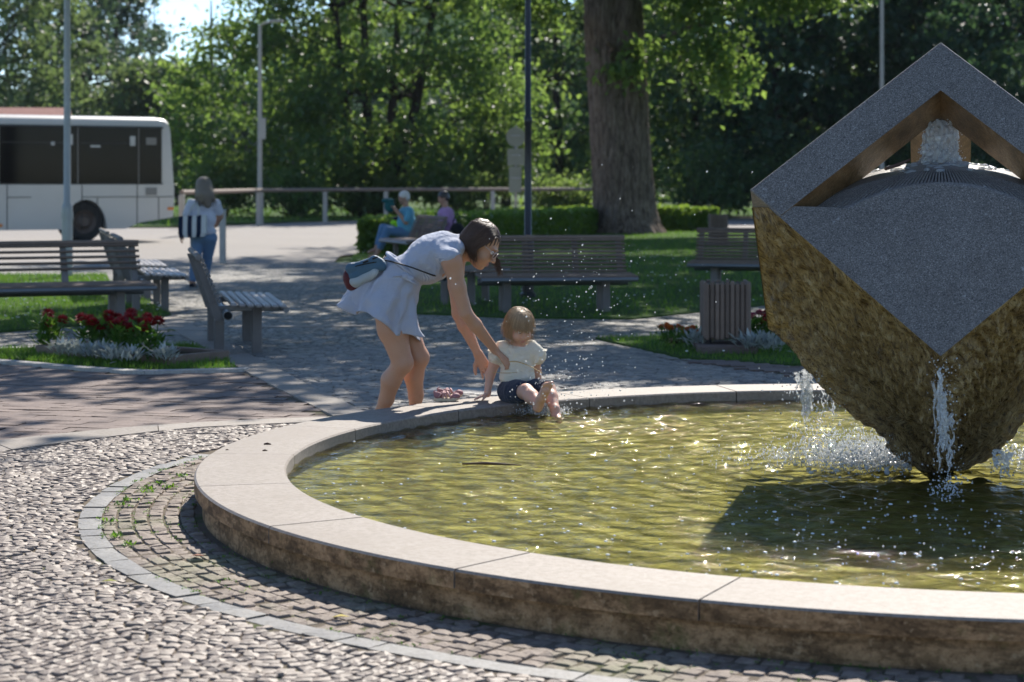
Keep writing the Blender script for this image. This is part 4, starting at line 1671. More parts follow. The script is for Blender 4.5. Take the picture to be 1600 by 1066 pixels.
# far wood on the left, and the tree line that closes the view
G_L = 'trees of the far wood on the left'
for i, (px, D, hgt, rad, leaf, lab) in enumerate(((-10, 118, 19, 5.0, 'leaf_far', 'pale green tree at the left edge above the bus'), (62, 128, 20, 4.6, 'leaf_far', 'pale green tree left of the grey lamp post'),
                                                  (130, 140, 20, 4.5, 'leaf_far_dark', 'bluish tree right of the grey lamp post'), (182, 152, 17.0, 4.2, 'leaf_far_dark', 'bluish tree over the middle of the bus'),
                                                  (228, 135, 9.2, 3.8, 'leaf_far', 'round green tree over the rear of the bus'), (282, 140, 8.2, 3.4, 'leaf_far_dark', 'low round tree behind the rear corner of the bus'))):
    X_ = (px - 800) / FPX * D
    tr = [([(0, 0, -.1), (0, 0, hgt * .4), (0, 0, hgt)], [.35, .28, .05])]
    bl = rblobs(120 + i, 40, 0, 0, 1.5, hgt, rad, rad, 1.5, lambda f: .8 * math.sqrt(max(.03, 1 - max(0, f - .2) ** 2 * 1.3)) + .1)
    tree('far_tree', lab, (X_, D, 0), tr, bl, 9000, .46, leaf, 'bark_dark', 120 + i, G_L, clump=20, spread=.5)
conifer('dark spruce top standing against the sky above the bus', ((241 - 800) / FPX * 175, 175, 0), 17.0, 2.6, 77, None, 'spruce_tree', 5000, 'leaf_far_dark', .5)
ORD = ('first', 'second', 'third', 'fourth', 'fifth', 'sixth', 'seventh', 'eighth', 'ninth', 'tenth', 'eleventh', 'twelfth', 'thirteenth', 'last')
for i in range(14):
    px = 330 + i * 105
    D = 150 + (i * 37) % 30
    hgt = 15 + (i * 7) % 5
    X_ = (px - 800) / FPX * D
    tr = [([(0, 0, -.1), (0, 0, hgt * .4), (0, 0, hgt)], [.35, .28, .05])]
    if i == 0:
        hgt = 9
    bl = rblobs(150 + i, 30, 0, 0, 1.0, hgt * (.75 if 330 < px < 860 else 1.1), 4.6, 3.6, 1.7)
    tree('tree_line_tree', 'distant tree behind the nearer trees, %s of the far row from the left' % ORD[i], (X_, D, 0), tr, bl, 4200, .6, 'leaf_far_dark', 'bark_dark', 150 + i, 'distant tree line', clump=18, spread=.6)

# clipped hedge along the lawn
def hedge(label, pts, w, h_, n, seed):
    o = thing('hedge', label, 'hedge', (0, 0, 0))
    g = np.random.default_rng(seed)
    b = MB()
    V = []
    for (x0, y0), (x1, y1) in zip(pts, pts[1:]):
        d = Vector((x1 - x0, y1 - y0, 0))
        L = d.length
        a = math.atan2(d.y, d.x)
        b.box(((x0 + x1) / 2, (y0 + y1) / 2, h_ * .45), (L + w * .6, w * .8, h_ * .86), Matrix.Rotation(a, 3, 'Z'))
        m = int(n * L)
        u = g.uniform(-w * .4, L + w * .4, m)
        s_ = g.random(m)
        v = np.where(s_ < .45, g.uniform(-.5, .5, m), np.where(s_ < .85, -.5, .5)) * w + g.normal(0, .025, m)
        z = np.where(s_ < .45, h_, g.uniform(.03, h_, m)) + g.normal(0, .03, m) + .03 * np.sin(u * 2.1) * (s_ < .45)
        e_ = int(n * w * .9)
        if (x0, y0) == pts[0]:
            u = np.r_[u, g.normal(-w * .32, .03, e_)]
            v = np.r_[v, g.uniform(-.5, .5, e_) * w]
            z = np.r_[z, g.uniform(.03, h_, e_)]
        if (x1, y1) == pts[-1]:
            u = np.r_[u, g.normal(L + w * .32, .03, e_)]
            v = np.r_[v, g.uniform(-.5, .5, e_) * w]
            z = np.r_[z, g.uniform(.03, h_, e_)]
        V.append(np.c_[x0 + math.cos(a) * u - math.sin(a) * v, y0 + math.sin(a) * u + math.cos(a) * v, z])
    b.build('core', 'leaf_dark', o)
    p = np.concatenate(V)
    m = len(p)
    nr = g.normal(size=(m, 3))
    nr /= np.linalg.norm(nr, axis=1)[:, None]
    u = np.cross(nr, g.normal(size=(m, 3)))
    u /= np.linalg.norm(u, axis=1)[:, None]
    w2 = np.cross(nr, u)
    s_ = .085 * g.uniform(.6, 1.3, m)[:, None]
    Q = np.stack([p - u * s_, p + w2 * s_ * .5, p + u * s_, p - w2 * s_ * .5], 1)
    obj('foliage', npmesh('foliage', Q.reshape(-1, 3), np.arange(4 * m).reshape(-1, 4), False), 'leaf_hedge', o)
    return o


hedge('long clipped green hedge behind the seated couple', [(-2.55, 41.2), (-1.0, 46.5), (2.3, 58.6)], 1.0, .68, 900, 5)
hedge('short clipped green hedge right of the thick trunk', [(3.6, 60.0), (5.65, 60.3)], 1.0, .68, 900, 6)
# ------------------------------------------------------------------ street furniture
mat_simple('wood_weathered', (.20, .14, .105), .6, .35, 9, .5, 40, .006, perpiece=.35)
mat_simple('wood_grey', (.20, .18, .165), .75, .3, 9, .5, 40, .006, perpiece=.3)
mat_simple('seat_wood', (.34, .31, .29), .45, .25, 9, .4, 40, .005, perpiece=.25, spec=.5)
mat_simple('steel_grey', (.16, .17, .18), .42, .2, 8, .1, 60, .003, metal=.55)
mat_simple('galvanised', (.30, .31, .32), .45, .15, 6, .1, 50, .003, metal=.5)
mat_simple('black_paint', (.018, .018, .022), .35, .1, 5, .05, 40, .002)
mat_simple('concrete_rough', (.17, .13, .115), .95, .35, 40, 1.0, 70, .02, spec=.2)
mat_simple('pole_white', (.38, .365, .34), .5, .1, 5, .05, 40)
mat_simple('rail_wood', (.21, .165, .14), .75, .25, 5, .4, 30, .008)
mat_simple('hole_shade', (.005, .005, .005), .9, 0, 1, 0)


def make_bench(label, loc, rz, L=1.95, group='slatted park benches round the fountain', wood='wood_weathered', seat='wood_weathered', nb=9, zlo=.46):
    """front looks along -y; x runs along the bench"""
    o = thing('park_bench', label, 'bench', loc, rz, group)
    lean = .20
    for sx in (-1, 1):
        x = sx * (L / 2 - .30)
        for y in (.12, -.20):
            MB().box((x, y, .17), (.09, .085, .44), bev=.008).build('leg', 'wood_grey', o)
        MB().box((x, -.13, .385), (.07, .62, .05), bev=.006).build('seat_bearer', 'steel_grey', o)
    for x in (-L / 2 + .06, -L / 6, L / 6, L / 2 - .06):
        b = MB()
        b.add([(x - .03, .09, .30), (x + .03, .09, .30), (x + .03, .17, .30), (x - .03, .17, .30),
               (x - .03, .09 + lean, .80), (x + .03, .09 + lean, .80), (x + .03, .14 + lean, .80), (x - .03, .14 + lean, .80)],
              [(3, 2, 1, 0), (4, 5, 6, 7), (0, 1, 5, 4), (1, 2, 6, 5), (2, 3, 7, 6), (3, 0, 4, 7)])
        b.build('back_post', 'wood_grey', o)
    b = MB()
    b.tube([(-L / 2, .06, .34), (L / 2, .06, .34)], .042, 14)
    pp = b.build('pipe', 'steel_grey', o, smooth='auto')
    for sx in (-1, 1):
        MB().lathe([(.034, 0), (.001, 0)], 14, (sx * (L / 2 + .0015), .06, .34), 'x', cap=False).build('pipe_mouth_shade', 'hole_shade', pp)  # black disc on the closed end paints the shade inside the pipe
    b = MB()
    b.tube([(-L / 2 - .02, -.43, .385), (L / 2 + .02, -.43, .385)], .026, 12)
    b.build('front_pipe', 'steel_grey', o, smooth='auto')
    sm = MB().box((0, 0, 0), (L + .06, .056, .032), bev=.012).mesh('seat_slat')
    for i in range(7):
        obj('seat_slat', sm, seat, o, (0, .01 - i * .070, .43 - .003 * i))
    bm_ = MB().tube([(-L / 2, 0, 0), (L / 2, 0, 0)], .0155, 10).mesh('back_slat', 'auto')
    for i in range(nb):
        z = zlo + (.805 - zlo) * i / (nb - 1)
        obj('back_slat', bm_, wood, o, (0, .066 + lean * (z - .30) / .5, z))
    b = MB()
    b.tube([(-L / 2 - .01, .105 + lean, .835), (L / 2 + .01, .105 + lean, .835)], .026, 12)
    b.build('top_rail', wood, o, smooth='auto')
    return o


make_bench('slatted wooden bench facing us behind the woman and child', (.47, 22.75, 0), R(8), 1.72)
make_bench('slatted bench standing at an angle just left of the centre bench', (-.60, 24.3, 0), R(80), 1.5)
make_bench('slatted bench on the lawn partly hidden by the cube', (3.35, 26.4, 0), R(-14), 1.95)
make_bench('long slatted bench at the left edge behind the flower bed', (-4.90, 20.5, 0), R(24), 2.35, wood='wood_weathered', nb=5, zlo=.57)
make_bench('slatted bench seen end-on beside the red flower bed', (-2.52, 17.95, 0), R(101), 1.95, wood='wood_grey', seat='seat_wood')
make_bench('slatted bench seen end-on behind the right end of the left bench', (-4.28, 23.4, 0), R(104), 1.9, wood='wood_grey', seat='seat_wood')
make_bench('slatted bench seen end-on farther back in front of the bus', (-4.95, 26.0, 0), R(104), 1.9, wood='wood_grey', seat='seat_wood')
make_bench('slatted bench with the older couple sitting on it', (-1.75, 36.6, 0), R(-72), 1.9)


def make_bin(label, loc, hgt=.60, w=.40, nslat=9):
    o = thing('litter_bin', label, 'litter bin', loc, 0, 'slatted litter bins')
    MB().box((0, 0, .03), (w + .12, w + .12, .12), bev=.015).build('concrete_base', 'concrete_rough', o)
    for sx in (-1, 1):
        for sy in (-1, 1):
            MB().tube([(sx * (w / 2 - .06), sy * (w / 2 - .06), .10), (sx * (w / 2 - .03), sy * (w / 2 - .03), .20)], .010, 8).build('foot', 'black_paint', o)
    MB().box((0, 0, .13 + hgt / 2), (w - .06, w - .06, hgt - .03)).build('liner', 'black_paint', o)
    sl = MB().box((0, 0, 0), (.036, .026, hgt), bev=.008).mesh('slat')
    for side in range(4):
        a = side * PI / 2
        for i in range(nslat):
            u = -w / 2 + (i + .5) * w / nslat
            q = obj('slat', sl, 'wood_weathered', o, (u * math.cos(a) + (w / 2 - .005) * math.sin(a), u * math.sin(a) - (w / 2 - .005) * math.cos(a), .135 + hgt / 2 + random.uniform(-.012, .012)))
            q.rotation_euler = (0, 0, a + random.uniform(-.05, .05))
    return o


make_bin('square litter bin of upright wooden slats on a rough concrete base', tuple(at(1133, 552)), .48, .385)
make_bin('second slatted litter bin far off beside the road behind the right bench', ((1122 - 800) / FPX * 46, 46, 0))

# lamp posts and poles
def lamp_post(name, label, px, D, r, m, parts):
    x = (px - 800) / FPX * D
    o = thing(name, label, 'lamp post', (x, D, 0))
    parts(o)
    return o


def p_left(o):
    MB().lathe([(.085, 0), (.085, 1.05), (.082, 1.10), (.055, 1.16), (.052, 3.0), (.045, 6.2)], 16).build('pole', 'galvanised', o, smooth='auto')
    MB().lathe([(.095, .9), (.095, 1.0)], 16).build('collar', 'galvanised', o, smooth='auto')
    MB().lathe([(.05, 6.2), (.22, 6.3), (.26, 6.42), (.1, 6.6), (.02, 6.62)], 16).build('lamp_head', 'galvanised', o, smooth='auto')


lamp_post('lamp_post', 'grey steel lamp post in front of the bus', 105, 31, .05, 'galvanised', p_left)


def p_arm(o):
    MB().lathe([(.13, -.05), (.13, 1.2), (.085, 1.25), (.08, 4.0), (.06, 7.0)], 14).build('pole', 'pole_white', o, smooth='auto')
    MB().tube([(0, 0, 6.95), (.12, -.1, 7.05), (.5, -.3, 7.12)], .04, 8).build('arm', 'pole_white', o, smooth=True)
    MB().box((.62, -.36, 7.12), (.5, .2, .09), bev=.03).build('lamp_head', 'pole_white', o)
    MB().box((.12, -.10, 3.35), (.20, .06, .75), bev=.01).build('sign_plate', 'pole_white', o)


lamp_post('street_light', 'pale street light with bent arm behind the railing', 406, 71, .08, 'pole_white', p_arm)


def p_black(o):
    MB().lathe([(.10, 0), (.10, .06), (.075, .08), (.075, .72), (.06, .78), (.046, .80), (.044, 2.2), (.052, 2.22), (.052, 2.28), (.038, 2.30), (.036, 4.4)], 18).build('pole', 'black_paint', o, smooth='auto')
    MB().lathe([(.04, 4.4), (.2, 4.5), (.24, 4.7), (.05, 4.85)], 18).build('lamp_head', 'black_paint', o, smooth='auto')


lamp_post('lamp_post', 'slim black lamp post rising behind the centre bench', 825, 25.5, .05, 'black_paint', p_black)


def p_right(o):
    MB().lathe([(.10, -.05), (.09, 3), (.07, 11)], 14).build('pole', 'pole_white', o, smooth='auto')
    MB().box((.25, 0, 11.0), (.6, .2, .09), bev=.03).build('lamp_head', 'pole_white', o)


lamp_post('street_light', 'thin pale street light rising behind the cube', 1378, 78, .07, 'pole_white', p_right)

# traffic signs seen from the back
o = thing('traffic_sign', 'post with traffic signs seen from behind, left of the black lamp post', 'traffic sign', ((806 - 800) / FPX * 62, 62, 0))
mat_simple('sign_back', (.22, .23, .20), .5, .1, 4, .05, 30, metal=.3)
MB().tube([(0, 0, -.05), (0, 0, 3.2)], .035, 10).build('post', 'galvanised', o, smooth=True)
MB().lathe([(.30, -.012), (.30, .012)], 28, (0, -.05, 2.86), 'y').build('round_plate', 'sign_back', o, smooth='auto')
for k, (zz, hh, ww) in enumerate(((2.24, .52, .52), (1.55, .80, .38))):
    MB().box((0 if k == 0 else -.02, -.05, zz), (ww, .02, hh), bev=.004).build('plate', 'sign_back', o)
for zz in (2.9, 2.3, 1.6):
    MB().box((0, -.07, zz), (.30, .03, .04)).build('bracket', 'galvanised', o)

# bollard by the road
p = at(348, 411)
o = thing('bollard', 'plain grey post beside the walking woman', 'bollard', tuple(p))
MB().box((0, 0, .47), (.11, .11, .96), bev=.01).build('post', 'galvanised', o)
MB().box((0, 0, .955), (.125, .125, .03), bev=.006).build('cap', 'galvanised', o)

# railing along the far road edge
rl = thing('railing', 'long wooden rail on pale posts along the far road edge', 'railing', (0, 0, 0))
posts = [(284, 55), (404, 69.5), (508, 74.5), (603, 76.5), (690, 78), (770, 79), (870, 80.5), (945, 81.5)]
pp = [Vector(((x - 800) / FPX * D, D, 0)) for x, D in posts]
for i, q in enumerate(pp):
    if i in (4, 6):
        continue
    MB().box((q.x, q.y, .55), (.16, .14, 1.16), bev=.02).build('post', 'pole_white', rl)
for a, b_ in zip(pp, pp[1:]):
    MB().tube([a + Vector((0, -.02, 1.19)), b_ + Vector((0, -.02, 1.19))], .065, 12).build('rail', 'rail_wood', rl, smooth='auto')

# ------------------------------------------------------------------ bus
t = NT('bus_paint')
v = t.co('Object')
c = t.mix(t.ramp(t.noise(v, 1.2, 5), [(.4, 0), (.7, .25)]), (.62, .585, .54), (.50, .46, .41))
t.set(col=c, rough=.32, spec=.5, coat=.2)
MATS['bus_paint'] = t.m
t = NT('bus_glass')
t.set(col=(.004, .004, .005), rough=.06, spec=.14)
MATS['bus_glass'] = t.m
mat_simple('bus_rubber', (.02, .02, .02), .8, .2, 10, .2, 60)
mat_simple('bus_rim', (.13, .10, .085), .6, .3, 12, .2, 50, metal=.3)
mat_simple('bus_trim', (.03, .03, .032), .5, .1, 5, 0)
mat_simple('amber', (.75, .22, .03), .3, .05, 5, 0)
mat_simple('vent_grey', (.24, .23, .21), .6, .1, 5, .3, 50)
bus_rear = Vector(((272 - 800) / FPX * 51.2, 51.2, 0))
ang = R(33)
bus = thing('bus', 'white coach with dark side windows parked at the left edge', 'bus', tuple(bus_rear), ang)
# local frame: x runs forward to the rear end at x=0 (front at -11.8), y=0 is the side we see, +y into the bus
BL, BW, BH = 11.8, 2.5, 3.12
def bus_section(y0, y1, x0, x1, zlo, zhi, name, m, parent=bus, bev=.0):
    return MB().box(((x0 + x1) / 2, (y0 + y1) / 2, (zlo + zhi) / 2), (x1 - x0, y1 - y0, zhi - zlo), bev=bev).build(name, m, parent)
# lower body with wheel arches: outline polygon extruded across
def side_outline(x0, x1, zb, zt, arches, rear_rise=True):
    pts = [(x0, zt), (x1, zt)]
    pts += [(x1 + .0, 1.0), (x1 - .03, .58)]
    pts += [(x1 - .9, .46), (x1 - 1.3, zb)] if rear_rise else [(x1, zb)]
    for cx, r_ in arches:
        for k in range(13):
            a = PI * k / 12
            pts.append((cx + r_ * math.cos(a), zb + .0 + (r_ + .18) * math.sin(a)))
    pts.append((x0, zb))
    return pts
arch = [(-2.35, .56), (-8.4, .56)]
ol = side_outline(-BL, 0, .30, 1.44, arch)
b = MB()
n = len(ol)
b.v = [(x, 0, z) for x, z in ol] + [(x, BW, z) for x, z in ol]
b.f = [tuple(range(n)), tuple(range(2 * n - 1, n - 1, -1))] + [(i, (i + 1) % n, n + (i + 1) % n, n + i) for i in range(n)]
b.build('body', 'bus_paint', bus)
b = MB()                                                          # roof and upper shell with rounded shoulders
prof = [(.03, 1.44), (.03, 2.86), (.06, 3.0), (.16, 3.09), (.4, 3.12), (BW - .4, 3.12), (BW - .16, 3.09), (BW - .06, 3.0), (BW - .03, 2.86), (BW - .03, 1.44)]
cols_ = [(-BL, 1.0), (-.28, 1.0), (-.12, .985), (-.03, .955), (0.0, .90)]
for x, sc in cols_:
    for y, z in prof:
        b.v.append((x - (.10 * max(0, (z - 1.44)) / 1.6 if x > -.3 else 0), BW / 2 + (y - BW / 2), 1.44 + (z - 1.44) * (sc if z > 2.8 else 1)))
m_ = len(prof)
for i in range(len(cols_) - 1):
    for k in range(m_ - 1):
        b.f.append((i * m_ + k, (i + 1) * m_ + k, (i + 1) * m_ + k + 1, i * m_ + k + 1))
b.f.append(tuple(range(m_))[::-1])
b.f.append(tuple((len(cols_) - 1) * m_ + k for k in range(m_)))
b.build('roof', 'bus_paint', bus, smooth='auto')
xw = [-.32, -.95, -2.55, -4.55, -6.55, -8.55, -10.4, -11.7]
for a, b_ in zip(xw, xw[1:]):
    w = MB().box(((a + b_) / 2, .012, 2.13), (a - b_ - .03, .03, 1.38), bev=.004).build('window', 'bus_glass', bus)
    if a < -.9:
        MB().box(((a + b_) / 2, -.006, 2.44), (a - b_ - .12, .006, .025)).build('window_bar', 'bus_trim', w)
MB().box((-6.0, .010, 2.845), (11.4, .028, .05)).build('window_header', 'bus_trim', bus)
MB().box((-6.0, .010, 1.425), (11.4, .028, .03)).build('window_sill', 'bus_trim', bus)
for x in (-.42, -1.0, -2.05, -2.45, -4.35, -5.05, -5.9, -7.2, -8.3, -10.1):
    z0, z1 = (.32, 1.41) if x in (-2.45, -1.0, -5.05, -5.9, -4.35) else (.5, 1.1)
    MB().box((x, -.002, (z0 + z1) / 2), (.018, .012, z1 - z0)).build('panel_gap', 'bus_trim', bus)
for x0, x1 in ((-2.45, -.03), (-4.35, -3.75)):
    MB().box(((x0 + x1) / 2, -.003, 1.10), (x1 - x0, .012, .018)).build('panel_gap', 'bus_trim', bus)
MB().box((-.62, -.006, 1.24), (.30, .02, .19), bev=.004).build('vent', 'vent_grey', bus)
for x in (-.10, -4.55, -6.1):
    MB().box((x, -.01, .42 if x < -1 else .80), (.16, .025, .07), bev=.006).build('side_marker', 'amber', bus)
for x in (-2.35, -8.4):
    wl = MB().lathe([(.30, .02), (.44, .0), (.485, .03), (.485, .27), (.44, .30), (.30, .28)], 32, (x, .06, .485), 'y', cap=False).build('wheel', 'bus_rubber', bus, smooth='auto')
    rm = MB().lathe([(.30, .02), (.285, .05), (.20, .11), (.14, .06), (.11, .02), (.001, .02)], 28, (x, .06, .485), 'y', cap=False).build('rim', 'bus_rim', wl, smooth='auto')
    MB().lathe([(.62, 0), (.001, 0)], 24, (x, .42, .55), 'y', cap=False).build('wheel_well', 'bus_trim', wl)
    for k in range(8):
        a = 2 * PI * k / 8
        MB().lathe([(.018, -.02), (.018, .03)], 8, (x + .17 * math.cos(a), .13, .485 + .17 * math.sin(a)), 'y').build('wheel_nut', 'bus_rim', wl)
mat_simple('sticker_white', (.55, .55, .53), .5, .05, 3, 0)
mat_simple('curtain_brown', (.10, .055, .03), .8, .3, 4, .3, 20)
for x, z, w, hh, mm in ((-1.12, 2.50, .14, .24, 'sticker_white'), (-2.75, 2.52, .12, .26, 'sticker_white'), (-.62, 2.50, .28, .18, 'vent_grey'), (-2.1, 2.36, .26, .05, 'sticker_white'), (-4.9, 2.48, .30, .16, 'curtain_brown'),
                        (-3.2, 2.42, .09, .09, 'sticker_white'), (-4.6, 2.20, .08, .08, 'sticker_white'), (-5.8, 2.40, .07, .07, 'sticker_white')):
    MB().box((x, -.006, z), (w, .006, hh), bev=.002).build('window_sticker', mm, bus)

# red-roofed house behind the bus
mat_simple('roof_tile', (.26, .11, .085), .8, .25, 3, .6, 12, .05)
mat_simple('house_wall', (.55, .50, .42), .85, .1, 3, .2, 30)
mat_simple('house_glass', (.03, .035, .04), .1, .05, 2, 0)
h = thing('house', 'house with low red roof just showing above the bus', 'house', (-26.0, 92, 0), R(6))
MB().box((0, 3, 1.7), (9.8, 7, 3.5)).build('wall', 'house_wall', h)
rf = MB()
rf.add([(-5.4, -1.0, 3.4), (5.4, -1.0, 3.4), (5.4, 3, 5.0), (-5.4, 3, 5.0), (5.4, 7, 3.4), (-5.4, 7, 3.4)], [(0, 1, 2, 3), (3, 2, 4, 5), (0, 3, 5), (1, 4, 2), (0, 5, 4, 1)])
rf.build('roof', 'roof_tile', h)
for x in (-3, 0, 3):
    w = MB().box((x, -.52, 1.8), (1.1, .08, 1.3)).build('window', 'pole_white', h)
    MB().box((x, -.57, 1.8), (.9, .03, 1.1)).build('pane', 'house_glass', w)

# ------------------------------------------------------------------ flower beds
mat_simple('petal_red', (.34, .010, .016), .5, .3, 30, 0, perpiece=.5)
mat_simple('petal_orange', (.62, .14, .015), .5, .3, 30, 0, perpiece=.4)
mat_simple('petal_pink', (.50, .03, .12), .5, .3, 30, 0, perpiece=.4)
leaf_mat('leaf_flower', (.04, .11, .015), (.09, .18, .03), (.12, .28, .03), (.24, .40, .05), .35)
leaf_mat('leaf_silver', (.38, .42, .40), (.52, .56, .53), (.3, .33, .3), (.4, .42, .38), .2)


def head_mesh(name, r_, seed, m):
    rs = random.Random(seed)
    b = MB()
    for lay, (el, n, L) in enumerate(((-15, 12, 1.0), (12, 12, 1.0), (38, 9, .92), (62, 6, .8), (84, 3, .7))):
        for k in range(n):
            a = 2 * PI * (k + .5 * lay) / n + rs.uniform(-.1, .1)
            e_ = R(el + rs.uniform(-6, 6))
            d = Vector((math.cos(a) * math.cos(e_), math.sin(a) * math.cos(e_), math.sin(e_)))
            s_ = Vector((-math.sin(a), math.cos(a), 0))
            n_ = d.cross(s_)
            q = r_ * L
            o = len(b.v)
            b.v += [tuple(d * q * .15), tuple(d * q * .65 + s_ * q * .24 - n_ * q * .06), tuple(d * q), tuple(d * q * .65 - s_ * q * .24 - n_ * q * .06), tuple(d * q * .62 - n_ * q * .16)]
            b.f += [(o, o + 1, o + 4), (o + 1, o + 2, o + 4), (o + 2, o + 3, o + 4), (o + 3, o, o + 4)]
    me = b.mesh(name)
    me.materials.append(MATS[m])
    return me


HEADS = {m: [head_mesh('flower_head', .058, i + 1, m) for i in range(3)] for m in ('petal_red', 'petal_orange', 'petal_pink')}


def leaf_bunch(name, n, w, h_, size, seed, m, aspect=.5, up=.6):
    g = np.random.default_rng(seed)
    p = np.c_[g.normal(0, w * .42, n), g.normal(0, w * .42, n), h_ * g.random(n) ** .8]
    d = np.c_[p[:, 0], p[:, 1], np.full(n, w * up)] + g.normal(0, w * .35, (n, 3))
    d /= np.linalg.norm(d, axis=1)[:, None]
    s_ = np.cross(d, [0, 0, 1.0]) + 1e-6
    s_ /= np.linalg.norm(s_, axis=1)[:, None]
    L = size * g.uniform(.6, 1.3, n)[:, None]
    up_ = np.cross(s_, d)
    V = np.stack([p, p + d * L * .5 + s_ * L * aspect * .5, p + d * L - up_ * L * .18, p + d * L * .5 - s_ * L * aspect * .5], 1)
    me = npmesh(name, V.reshape(-1, 3), np.arange(4 * n).reshape(-1, 4), False)
    me.materials.append(MATS[m])
    return me


FOL = [leaf_bunch('foliage', 150, .15, .24, .085, 300 + i, 'leaf_flower') for i in range(3)]
SIL = [leaf_bunch('foliage', 90, .11, .09, .075, 310 + i, 'leaf_silver', .30, 1.0) for i in range(3)]
FOLS = [leaf_bunch('foliage', 90, .11, .14, .05, 320 + i, 'leaf_flower') for i in range(2)]


def flower(label, loc, heads, m, seed, fol, group, name, cat='flower', hs=1.0, sc=1.0):
    o = thing(name, label, cat, loc, random.uniform(0, 6), group)
    q = obj('foliage', fol[seed % len(fol)], None, o)
    q.scale = (sc, sc, sc)
    rs = random.Random(seed)
    for (dx, dy, z) in heads:
        MB().tube([(dx * .4, dy * .4, 0), (dx * .8, dy * .8, z * .6), (dx, dy, z)], .005, 5).build('stem', 'leaf_flower', o)
        f_ = obj('flower_head', HEADS[m][rs.randrange(3)], None, o, (dx, dy, z))
        f_.scale = (hs,) * 3
        f_.rotation_euler = (rs.uniform(-.4, .4), rs.uniform(-.4, .4), rs.uniform(0, 6))
    return o


bed = thing('flower_bed', 'narrow raised bed of red flowers edged with dark boards', 'flower bed', (0, 0, 0))
b0, b1 = at(60, 556), at(265, 573)
dv = (b1 - b0).normalized()
nv = Vector((-dv.y, dv.x, 0))
wdt = .62
MB().poly([tuple((b0 + nv * .02)[:2]), tuple((b1 + nv * .02)[:2]), tuple((b1 + nv * wdt)[:2]), tuple((b0 + nv * wdt)[:2])], .0, .055).build('soil', 'soil', bed)
for p0, p1 in ((b0, b1), (b1, b1 + nv * wdt), (b0, b0 + nv * wdt), (b0 + nv * wdt, b1 + nv * wdt)):
    m_ = (p0 + p1) / 2
    d = p1 - p0
    MB().box((m_.x, m_.y, .045), (d.length + .03, .045, .09), Matrix.Rotation(math.atan2(d.y, d.x), 3, 'Z'), .008).build('edge_board', 'wood_weathered', bed)
GR = 'red flowers in the left bed'
for i, (px, py, hs, lab) in enumerate(((75, 545, [(0, 0, .30), (.02, -.01, .22), (.14, .04, .25)], 'red flower plant at the left end of the left bed'),
                                       (140, 552, [(0, 0, .28), (-.06, .03, .26), (.08, .02, .29), (.02, -.08, .24)], 'red flower plant second from the left in the left bed'),
                                       (170, 550, [(0, 0, .31), (.07, .03, .26), (-.05, -.05, .24), (-.09, .05, .28), (.10, -.06, .22)], 'red flower plant left of the middle of the left bed'),
                                       (205, 552, [(0, 0, .33), (.07, .0, .28), (-.07, .04, .30), (.02, -.08, .25)], 'tallest red flower plant in the left bed'),
                                       (190, 558, [(0, 0, .29), (-.07, .0, .27), (.08, .05, .26), (.0, -.08, .24)], 'red flower plant at the front middle of the left bed'),
                                       (232, 562, [(0, 0, .30), (.05, .04, .33), (.12, -.02, .30), (-.03, .02, .25)], 'leafy red flower plant at the right end of the left bed'))):
    flower(lab, tuple(at(px, py, .05)), hs, 'petal_red', i, FOL, GR, 'dahlia_plant', 'flower', 1.12)
for i, (px, py) in enumerate(((100, 556), (118, 557), (142, 560), (160, 561), (178, 564), (205, 566), (258, 566))):
    o = thing('silver_leaf_plant', 'silver-leaved plant %s in the left flower bed' % ('nearest the left end', 'second from the left end', 'third from the left end', 'left of the middle', 'in the middle', 'right of the middle', 'at the right corner')[i], 'plant', tuple(at(px, py, .05)), i, 'silver-leaved plants in the left bed')
    obj('foliage', SIL[i % 3], None, o)
bed2 = thing('flower_bed', 'small bed of orange and red flowers beside the litter bin', 'flower bed', (0, 0, 0))
c0 = at(1130, 540)
MB().poly([(c0.x - .52, c0.y), (c0.x + 1.5, c0.y - .2), (c0.x + 1.5, c0.y + .75), (c0.x - .45, c0.y + .6)], 0, .045).build('soil', 'soil', bed2)
for i, (px, py, lab) in enumerate(((1042, 536, 'orange flower plant at the left end of the right bed'), (1060, 539, 'orange flower plant second from the left in the right bed'), (1082, 541, 'orange flower plant nearest the bin on its left'))):
    flower(lab, tuple(at(px, py, .04)), [(0, 0, .16), (.06, .02, .14), (-.05, .04, .15), (.02, -.05, .12)], 'petal_orange', i, FOLS, 'orange flowers beside the bin', 'marigold_plant', 'flower', .62)
for i, (px, py, mm, lab) in enumerate(((1176, 536, 'petal_pink', 'pinkish flower plant just right of the bin'), (1196, 538, 'petal_red', 'red flower plant between the bin and the cube'), (1215, 540, 'petal_red', 'red flower plant half hidden behind the cube'))):
    flower(lab, tuple(at(px, py, .04)), [(0, 0, .24), (.05, .03, .27), (-.04, -.02, .20)], mm, i + 4, FOL, 'red flowers beside the bin', 'dahlia_plant', 'flower', .8, .8)
for i, (px, py) in enumerate(((1172, 549), (1190, 548), (1205, 550), (1092, 544))):
    o = thing('silver_leaf_plant', 'silver-leaved plant %s' % ('touching the right side of the litter bin', 'in the middle of the right bed', 'next to the cube in the right bed', 'just left of the litter bin')[i], 'plant', tuple(at(px, py, .04)), i, 'silver-leaved plants in the right bed')
    q = obj('foliage', SIL[i % 3], None, o)
    q.scale = (1.2,) * 3
